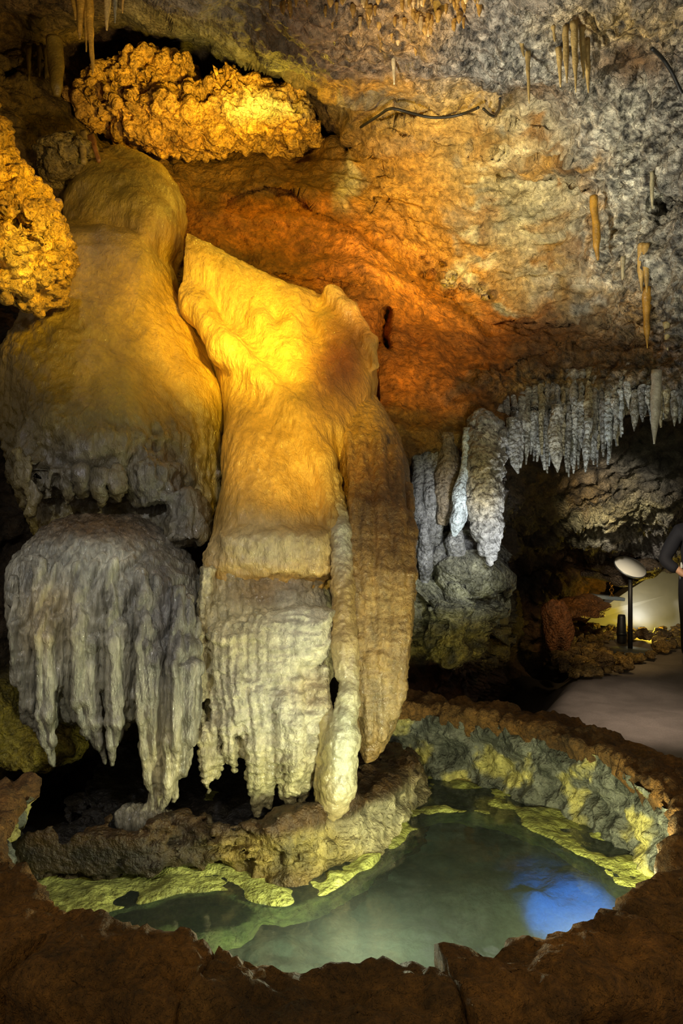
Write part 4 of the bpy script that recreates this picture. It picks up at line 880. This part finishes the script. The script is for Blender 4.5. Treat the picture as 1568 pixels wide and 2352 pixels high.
drip('stalactite', [(1508, 850, 4.62, 12), (1505, 940, 4.62, 11), (1503, 985, 4.62, 7), (1502, 1020, 4.62, 2)], 'smooth grey stalactite hanging lowest at the right of the fringe', col='#a8a294', seed=602, rough=.2)
drip('stalactite', [(1278, 930, 4.98, 15), (1275, 1010, 4.98, 13), (1278, 1060, 4.98, 9), (1280, 1085, 4.98, 2)], 'thick pale stalactite in the middle of the fringe', 'fringe of stalactites under the overhang', 'crust', '#b4aea0', .45, 603, 14)
drip('stalactite', [(1178, 960, 5.0, 18), (1175, 1020, 5.0, 16), (1182, 1060, 5.0, 10), (1190, 1088, 5.0, 2)], 'thick grey stalactite at the left end of the fringe', 'fringe of stalactites under the overhang', 'crust', '#989590', .45, 604, 14)
F = Field((.72, 4.4, .95), (1.2, 5.4, 2.4), .0085)
F.strand([(1108, 975, 4.92, 30), (1108, 1060, 4.88, 38), (1110, 1150, 4.86, 40), (1118, 1210, 4.86, 30), (1122, 1255, 4.86, 18), (1125, 1295, 4.86, 4)], .03)
F.strand([(1145, 985, 4.98, 14), (1140, 1080, 4.95, 14), (1135, 1160, 4.94, 8)], .02)
rock_obj(F, 'stalactite', M['crust'], lambda co, u, v: blobs(u, v, [(1105, 1090, 35, 100, lin('#aa9668'), .9)], lin('#9a9896'), warp=6)*(1+.35*np.clip(fbm(co[:, 0]*40, co[:, 1]*40, co[:, 2]*40, 3, 611), -1, 1)[:, None]), lambda co, u, v: .022*popcorn(co, .045, 612)+.01*fbm(co[:, 0]*20, co[:, 1]*20, co[:, 2]*20, 3, 613), 'big knobbly stalactite tapering to a point right of the brown fall', 'stalactite')
drip('stalactite', [(1074, 985, 4.9, 9), (1066, 1070, 4.84, 11), (1056, 1150, 4.82, 17), (1050, 1195, 4.82, 18), (1042, 1232, 4.82, 5)], 'thin blue-white stalactite beside the big knobbly one', None, 'crust', '#d4dee2', .35, 620, 18)
drip('stalactite', [(1025, 1000, 5.0, 22), (1028, 1080, 4.94, 27), (1022, 1160, 4.94, 22), (1016, 1205, 4.96, 8)], 'brown-grey crusted stalactite close to the brown fall', None, 'crust', '#8a7a64', .4, 621, 18)
for i, (u, v0, v1, r) in enumerate([(960, 1030, 1330, 15), (985, 1030, 1300, 17), (1003, 1035, 1280, 13), (972, 1100, 1380, 14), (1046, 1200, 1310, 16)]):
    drip('stalactite', [(u, v0, 5.02, r), (u, v0*.6+v1*.4, 4.98, r*1.2), (u+4, v0*.3+v1*.7, 5.02, r), (u-2, v1, 5.12, 5)], 'grey streaky rib against the wall right of the brown fall', 'grey ribs right of the brown fall', 'crust', r'#8e8c8a', .45, 630+i, 14)
# small golden drips all over the top of the ceiling
r = random.Random(9); n = 0
for i in range(130):
    u, v = r.uniform(620, 1120), r.uniform(-10, 115)
    if v > polyf(u, [(620, 30), (740, 35), (790, 75), (860, 112), (960, 120), (1050, 60), (1120, 30)]): continue
    d = dw(u, v)-.10; w = r.uniform(4, 8)
    drip('ceiling_drip', [(u, v-12, d, w), (u, v, d, w*.9), (u+r.uniform(-1, 1), v+r.uniform(8, 18), d, 1.5)], 'stubby golden drip under the grey ceiling top', 'golden drips under the ceiling', 'straw', r.choice(['#b88a3c', '#c89848', '#a87e38', '#d0ac70']), .35, 700+i, 8, 'stalactite')

# ---------------------------------------------------------------- cables, stand, lamp, panel, person
M['black'] = plain_mat('black_rubber', '#161616', .5); M['steel'] = plain_mat('brushed_steel', '#8c9298', .35, .8); M['plate'] = plain_mat('pale_sign_face', '#e6e6e2', .45, noise=(6, .03))
M['conc'] = plain_mat('smooth_grey_plaster', '#a9adb0', .55, noise=(3, .12), bump=.01); M['dark'] = plain_mat('dark_metal', '#1c1a1a', .5); M['cloth'] = plain_mat('dark_navy_cloth', '#171720', .85, noise=(60, .15)); M['skin'] = plain_mat('skin', '#c89878', .55); M['hair'] = plain_mat('dark_hair', '#20160f', .6); M['whitemark'] = plain_mat('white_print', '#d8d8d4', .6); M['wood'] = plain_mat('pale_plank', '#8f9aa0', .6)
def cable(pts, r, label, off=.17):
    w = [np.array(P(u, v, dw(u, v)-off)) for u, v in pts]
    t = np.linspace(0, len(w)-1, 30); w = np.stack([np.interp(t, range(len(w)), [p[i] for p in w]) for i in range(3)], 1)
    k = np.array([.25, .5, .25])
    for _ in range(2):
        w[1:-1] = .25*w[:-2]+.5*w[1:-1]+.25*w[2:]
    base = w.mean(0); co, q, t = tube(w-base, [r]*len(w), 8, 0, 0, 2)
    o = link('cable', mesh_np('cable', co, q, t), M['black']); o.location = base; return tag(o, label, 'cable')
cable([(828, 292), (850, 278), (875, 262), (895, 246), (930, 256), (975, 268), (1000, 271), (1040, 268), (1075, 258), (1098, 247)], .010, 'black cable sagging across the ochre wall below the ceiling lip')
cable([(1110, 250), (1125, 264), (1137, 268), (1147, 250), (1148, 226)], .009, 'short black cable loop hooked up at the end of the sagging one')
cable([(1498, 112), (1520, 132), (1542, 165), (1558, 200), (1566, 215)], .010, 'black cable hanging down the brown recess at upper right')

sd = 8.7; bx = 1447
st = empty('reading_stand', (P(bx, 0, sd)[0], sd, 0)); tag(st, 'reading stand with tilted oval white face on a thin pole', 'information stand')
px = sd/FPX
co, q, _ = lathe([(.001, 0), (.235, 0), (.24, .012), (.225, .03), (.05, .045), (.001, .046)], 48); child_ = link('base_plate', mesh_np('base_plate', co, q), M['steel'], st)
co, q, t = tube([(0, 0, .03), (0, 0, .55), (0, .0, .93)], [.027, .025, .024], 16, 0, 0, 1); link('pole', mesh_np('pole', co, q, t), M['dark'], st)
co, q, _ = lathe([(.001, -.03), (.17, -.028), (.186, -.012), (.188, 0), (.182, .006), (.181, .001), (.001, .001)], 56)
hd = link('dial', mesh_np('dial', co, q), M['steel'], st); hd.location = (.0, 0, .975); hd.rotation_euler = (math.radians(36), math.radians(13), 0)
co, q, _ = lathe([(.001, .004), (.180, .004), (.180, .0)], 56); link('face', mesh_np('face', co, q), M['plate'], hd)
co, q, _ = lathe([(.001, -.12), (.035, -.12), (.04, -.03), (.001, -.028)], 20); o = link('neck', mesh_np('neck', co, q), M['dark'], st); o.location = (0, 0, .975)

# bollard lamp beside it
bd = 9.3; b0 = P(1427, 0, bd)
lb = empty('spot_lamp', (b0[0], bd, 0)); tag(lb, 'short black cylindrical floor lamp next to the reading stand', 'lamp')
zt = P(0, 1412, bd)[2]
co, q, _ = lathe([(.001, 0), (.05, 0), (.055, .02), (.055, zt-.12), (.05, zt-.10), (.047, zt-.03), (.04, zt), (.001, zt)], 28); link('housing', mesh_np('housing', co, q), M['dark'], lb)
co, q, _ = lathe([(.056, zt-.25), (.060, zt-.25), (.060, zt-.21), (.056, zt-.21)], 28); link('collar', mesh_np('collar', co, q), M['black'], lb)

# plastered triangular side of the stairs
def prism(name, pts, th, mat):
    """front outline given in world points, pushed back by th along +Y"""
    f = np.array(pts, float); n = len(f); ctr = f.mean(0)
    rings = [ctr+(f-ctr)*s for s in (1, .985, .96)]
    co = np.r_[f+[0, th, 0], f, *[]]
    Q = [[i, (i+1) % n, n+(i+1) % n, n+i] for i in range(n)]
    co = np.r_[co, ctr[None], (ctr+[0, th, 0])[None]]
    T = [[2*n, n+i, n+(i+1) % n] for i in range(n)]+[[2*n+1, (i+1) % n, i] for i in range(n)]
    return mesh_np(name, co, np.array(Q), np.array(T), False)
pp = [P(u, v, d) for u, v, d in ((1345, 1432, 10.4), (1370, 1406, 10.4), (1440, 1358, 10.5), (1530, 1302, 10.6), (1640, 1230, 10.7), (1700, 1240, 10.7), (1700, 1455, 10.5), (1560, 1450, 10.45), (1450, 1446, 10.4))]
o = link('stair_side', prism('stair_side', pp, .25, M['conc']), M['conc']); tag(o, 'smooth grey triangular plaster panel lit by a floor lamp', 'panel')
pk_ = P(1392, 1372, 9.6)
me = mesh_np('plank', np.array([(x, y, z) for x in (-.19, .19) for y in (-.12, .12) for z in (-.022, .022)]), np.array([[0, 1, 3, 2], [4, 6, 7, 5], [0, 4, 5, 1], [2, 3, 7, 6], [0, 2, 6, 4], [1, 5, 7, 3]]), None, False)
o = link('plank', me, M['wood']); o.location = pk_; o.rotation_euler = (0, math.radians(6), .2); b = o.modifiers.new('bevel', 'BEVEL'); b.width = .008; b.segments = 2
tag(o, 'pale short plank bridging the rocks left of the stand', 'plank')

# the person walking out of the frame
pdist = 8.0; s = pdist/FPX
per = empty('person', (P(1600, 0, pdist)[0], pdist, 0)); tag(per, 'person in dark clothes with hand at the hip, cut by the frame edge', 'person')
def skin(name, verts, edges, mat, parent, sub=2):
    me = bpy.data.meshes.new(name); me.from_pydata([v[:3] for v in verts], edges, [])
    o = link(name, me, mat, parent)
    md = o.modifiers.new('skin', 'SKIN'); md.use_smooth_shade = True
    for i, v in enumerate(verts):
        r = v[3]; me.skin_vertices[0].data[i].radius = (r, r if len(v) < 5 else v[4])
    me.skin_vertices[0].data[0].use_root = True
    ss = o.modifiers.new('sub', 'SUBSURF'); ss.levels = ss.render_levels = sub
    return o
V = [(0, 0, .95, .13, .09), (0, 0, 1.15, .12, .09), (0, .0, 1.35, .17, .11), (0, 0, 1.47, .07, .07), (0, -.02, 1.56, .06, .06), (0, -.03, 1.62, .085, .1), (0, -.03, 1.70, .08, .095),
     (-.17, 0, 1.40, .065), (-.30, .06, 1.10, .05), (-.20, -.08, .97, .038), (-.16, -.12, .93, .035), (.17, 0, 1.40, .065), (.22, .05, 1.10, .05), (.22, -.05, .86, .036), (.22, -.07, .78, .03),
     (-.10, 0, .88, .095), (-.09, .0, .50, .068), (-.08, .03, .09, .045), (-.09, -.1, .035, .038), (.10, 0, .88, .095), (.11, -.05, .50, .068), (.12, .06, .09, .045), (.12, -.06, .035, .038)]
E = [(0, 1), (1, 2), (2, 3), (3, 4), (4, 5), (5, 6), (2, 7), (7, 8), (8, 9), (9, 10), (2, 11), (11, 12), (12, 13), (13, 14), (0, 15), (15, 16), (16, 17), (17, 18), (0, 19), (19, 20), (20, 21), (21, 22)]
skin('body', V, E, M['skin'], per)
for sx, hx, hy, hz in ((-1, -.16, -.12, .93), (1, .22, -.07, .78)):
    for k_, (dx, dl) in enumerate(((-.024, .07), (-.008, .08), (.008, .078), (.024, .06))):
        skin('finger', [(hx+dx, hy-.01, hz, .009), (hx+dx*1.1+.01, hy-.025, hz-dl*.5, .008), (hx+dx*1.1+.015, hy-.015, hz-dl, .006)], [(0, 1), (1, 2)], M['skin'], per, 1)
    skin('thumb', [(hx-.03*sx, hy-.015, hz+.02, .010), (hx-.05*sx, hy-.03, hz-.015, .009), (hx-.05*sx, hy-.03, hz-.04, .007)], [(0, 1), (1, 2)], M['skin'], per, 1)
skin('jacket', [(0, 0, .86, .19, .155), (0, 0, 1.0, .18, .145), (0, 0, 1.15, .155, .125), (0, 0, 1.35, .20, .135), (0, 0, 1.52, .085, .085), (-.19, 0, 1.40, .085), (-.325, .06, 1.09, .078), (-.23, -.07, .985, .055), (.19, 0, 1.40, .085), (.25, .05, 1.09, .08), (.235, -.045, .86, .062)], [(0, 1), (1, 2), (2, 3), (3, 4), (3, 5), (5, 6), (6, 7), (3, 8), (8, 9), (9, 10)], M['cloth'], per)
skin('trousers', [(0, 0, 1.06, .15, .12), (0, 0, .88, .15, .13), (-.10, 0, .86, .12), (-.09, 0, .50, .088), (-.08, .03, .07, .07), (.10, 0, .86, .12), (.11, -.05, .50, .088), (.12, .06, .07, .07)], [(0, 1), (1, 2), (2, 3), (3, 4), (1, 5), (5, 6), (6, 7)], M['cloth'], per)
skin('belt', [(-.196, 0, .955, .02, .10), (0, 0, .955, .02, .165), (.196, 0, .955, .02, .10)], [(0, 1), (1, 2)], plain_mat('grey_belt', '#6a6a72', .6), per)
for x_, y_ in ((-.09, -.07), (.12, -.03)):
    skin('shoe', [(x_, y_+.1, .05, .05, .05), (x_, y_, .045, .05, .045), (x_, y_-.1, .035, .045, .035)], [(0, 1), (1, 2)], M['dark'], per)
skin('hair', [(0, .04, 1.58, .07), (0, .02, 1.68, .1), (0, -.02, 1.735, .09)], [(0, 1), (1, 2)], M['hair'], per)
for sx in (-.03, .03):
    skin('eye', [(sx, -.115, 1.655, .01), (sx, -.118, 1.655, .01)], [(0, 1)], M['dark'], per, 1)
skin('nose', [(0, -.12, 1.65, .008), (0, -.14, 1.62, .013)], [(0, 1)], M['skin'], per, 1)
skin('mouth', [(-.02, -.118, 1.585, .006), (.02, -.118, 1.585, .006)], [(0, 1)], plain_mat('lips', '#a06050', .5), per, 1)
me = mesh_np('sleeve_print', np.array([(-.012, 0, -.03), (.012, 0, -.03), (.014, 0, .0), (.004, 0, .03), (-.008, 0, .03)])+0., np.zeros((0, 4), int), np.array([[0, 1, 2], [0, 2, 3], [0, 3, 4]]), False)
o = link('sleeve_print', me, M['whitemark'], per); o.location = (P(1557, 0, pdist)[0]-per.location.x, -.075, P(0, 1297, pdist)[2]); o['label'] = 'white mark on the sleeve'

# small hanging chain of lights over the plank, built as unlit brass rings
M['brass'] = plain_mat('brass', '#c89038', .3, .9)
c0 = P(1404, 1332, 9.5); parts = []
for i in range(6):
    a = np.linspace(0, 2*PI, 15)[:-1]; rr_ = .026
    ring = [(rr_*math.cos(t)*(1 if i % 2 else .5), rr_*math.cos(t)*(.2 if i % 2 else .8), -.042*i+rr_*1.15*math.sin(t)) for t in a]; ring.append(ring[0])
    parts.append(tube(ring, [.006]*15, 6, 0, 0, 1, False))
co, q, t = join(parts); o = link('chain', mesh_np('chain', co, q, t), M['brass']); o.location = c0
tag(o, 'small chain of lights built as brass rings above the pale plank', 'chain')
# ---------------------------------------------------------------- light
def spot(name, loc, tgt, power, col, size=60, blend=.6, rad=.08):
    l = bpy.data.lights.new(name, 'SPOT'); l.energy = power; l.color = col; l.spot_size = math.radians(size); l.spot_blend = blend; l.shadow_soft_size = rad
    o = bpy.data.objects.new(name, l); C.objects.link(o); o.location = loc
    o.rotation_euler = (Vector(tgt)-Vector(loc)).to_track_quat('-Z', 'Y').to_euler(); return o
def point(name, loc, power, col, rad=.06):
    l = bpy.data.lights.new(name, 'POINT'); l.energy = power; l.color = col; l.shadow_soft_size = rad
    o = bpy.data.objects.new(name, l); C.objects.link(o); o.location = loc; return o
AMB = (1., .68, .05); WARM = (1., .70, .30); COOL = (.92, .97, 1.); NEUT = (1., .92, .74); GRN = (1., 1., .52); BLUE = (0., .15, 1.)
w = bpy.data.worlds.new('world'); scene.world = w; w.use_nodes = True
w.node_tree.nodes['Background'].inputs[0].default_value = (1., .86, .62, 1); w.node_tree.nodes['Background'].inputs[1].default_value = .15
spot('amber_flood', P(690, 540, 3.0), P(560, 740, 4.5), 250, AMB, 56, 1.)
spot('amber_fall_fill', P(640, 800, 2.7), P(690, 980, 4.1), 80, AMB, 56, 1.)  # added so the amber light reaches lower down the fall
spot('amber_side_flood', P(150, 420, 2.6), P(330, 720, 4.5), 40, (1., .78, .10), 60, .9)
spot('amber_slope_flood', P(1060, 560, 4.4), P(985, 480, 5.9), 150, (1., .70, .10), 95, 1.)
spot('slope_foot_fill', P(1080, 820, 3.9), P(940, 790, 5.2), 34, (1., .6, .06), 60, 1.)  # added fill for the dark foot of the slope
spot('tongue_lamp', P(930, 760, 3.9), P(760, 580, 5.5), 38, (1., .56, .05), 44, 1.)
point('niche_lamp', P(630, 265, 5.45), 14, AMB, .05)
spot('niche_fill', P(560, 330, 4.3), P(420, 240, 6.0), 260, AMB, 46, .8)  # second light, added to brighten the whole niche rock
spot('left_block_lamp', P(420, 430, 3.0), P(50, 500, 3.7), 120, AMB, 50, .7)
spot('ceiling_rake', P(620, 700, 3.6), P(1250, 230, 4.9), 280, NEUT, 80, .9)  # added raking light so the ceiling knobs cast shadows
spot('ceiling_wash', (1.2, 2.2, 1.2), P(1100, 200, 5.0), 90, NEUT, 75, .8)
spot('drapery_wash', (-.9, .9, 2.6), P(230, 1400, 3.4), 95, COOL, 50, .8, .04)
spot('curtain_wash', (.6, 1.3, 1.7), P(700, 1550, 3.5), 60, NEUT, 40, .8, .04)
spot('cascade_glint', (-1.50, 4.2, 4.15), P(205, 720, 4.4), 5, (1., .9, .8), 75, .9, .012)  # added unseen light, placed only for wet glints on the cascade
spot('dome_glint', (-.5, 2.2, 2.8), P(220, 1280, 3.5), 14, COOL, 44, .9, .012)  # added to strike a white glint on the drapery dome
spot('back_wall_fill', P(450, 480, 3.4), P(250, 90, 6.0), 95, WARM, 60, .9)  # added fill lifting the dark upper left wall
spot('rib_glint', (1.26, 1.67, 1.17), P(790, 1600, 3.5), 16, COOL, 24, .9, .012)  # added light set where the wet rib mirrors it
spot('fringe_lamp', P(1250, 1500, 4.6), P(1250, 980, 5.1), 55, COOL, 75, .8)
spot('grey_wall_fill', P(1170, 1230, 3.9), P(1020, 1250, 5.2), 55, COOL, 60, .9)  # added cool fill that brightens the grey block
spot('grotto_fill', P(1280, 1060, 5.8), P(1460, 1210, 8.0), 330, (1., .88, .66), 36, .9)  # unseen fill, added because the grotto stood too dark
point('pool_lamp', (1.0, 2.72, .2), 36, GRN, .04)
point('pool_lamp_front', (.1, 2.75, .30), 26, (.95, 1., .66), .04)
point('underwater_lamp', (-.1, 2.55, -.15), 5, (.82, 1., .72), .05)
spot('blue_lamp', (1.05, 3.05, -.08), (1.05, 3.5, -.55), 60, BLUE, 46, .9, .03)
spot('stair_lamp', P(1468, 1428, 10.18), P(1474, 1385, 10.5), 5, COOL, 120, .9)
spot('rubble_wash', (2.6, 6.2, 2.2), P(1380, 1490, 8.8), 110, WARM, 40, .8)  # general warm light added over the stones
point('rubble_lamp', P(1488, 1440, 9.9), 11, AMB, .04)
spot('stand_fill', (3.1, 7.7, 2.9), P(1447, 1300, 8.7), 65, COOL, 30, .5)  # added to brighten the stand's white face
spot('path_lamp', (1.75, 3.9, 1.9), (2.35, 6.1, 0), 260, (1., .82, .66), 32, 1.)
spot('far_path_lamp', (3.4, 6.6, 2.4), (3.3, 7.8, 0), 22, (.9, .9, 1.), 50, .5)
spot('kerb_side_fill', (1.7, 1.0, 2.2), (.75, 2.0, .45), 22, WARM, 50, .9)  # extra fill added for the dark right front of the kerb
spot('kerb_fill', (-.6, -.6, 3.0), (0, 2.2, .4), 64, (1., .77, .28), 70, .9)  # added behind the camera to bring up the near kerb
scene.cycles.max_bounces = 6; scene.cycles.diffuse_bounces = 3; scene.cycles.glossy_bounces = 3; scene.cycles.transmission_bounces = 4
scene.cycles.caustics_reflective = False; scene.cycles.caustics_refractive = False; scene.cycles.use_denoising = True; scene.cycles.sample_clamp_indirect = 4
vs_ = scene.view_settings; scene.display_settings.display_device = 'sRGB'; vs_.view_transform = 'Standard'; vs_.look = 'None'; vs_.exposure = 0; vs_.gamma = 1; vs_.use_curve_mapping = False
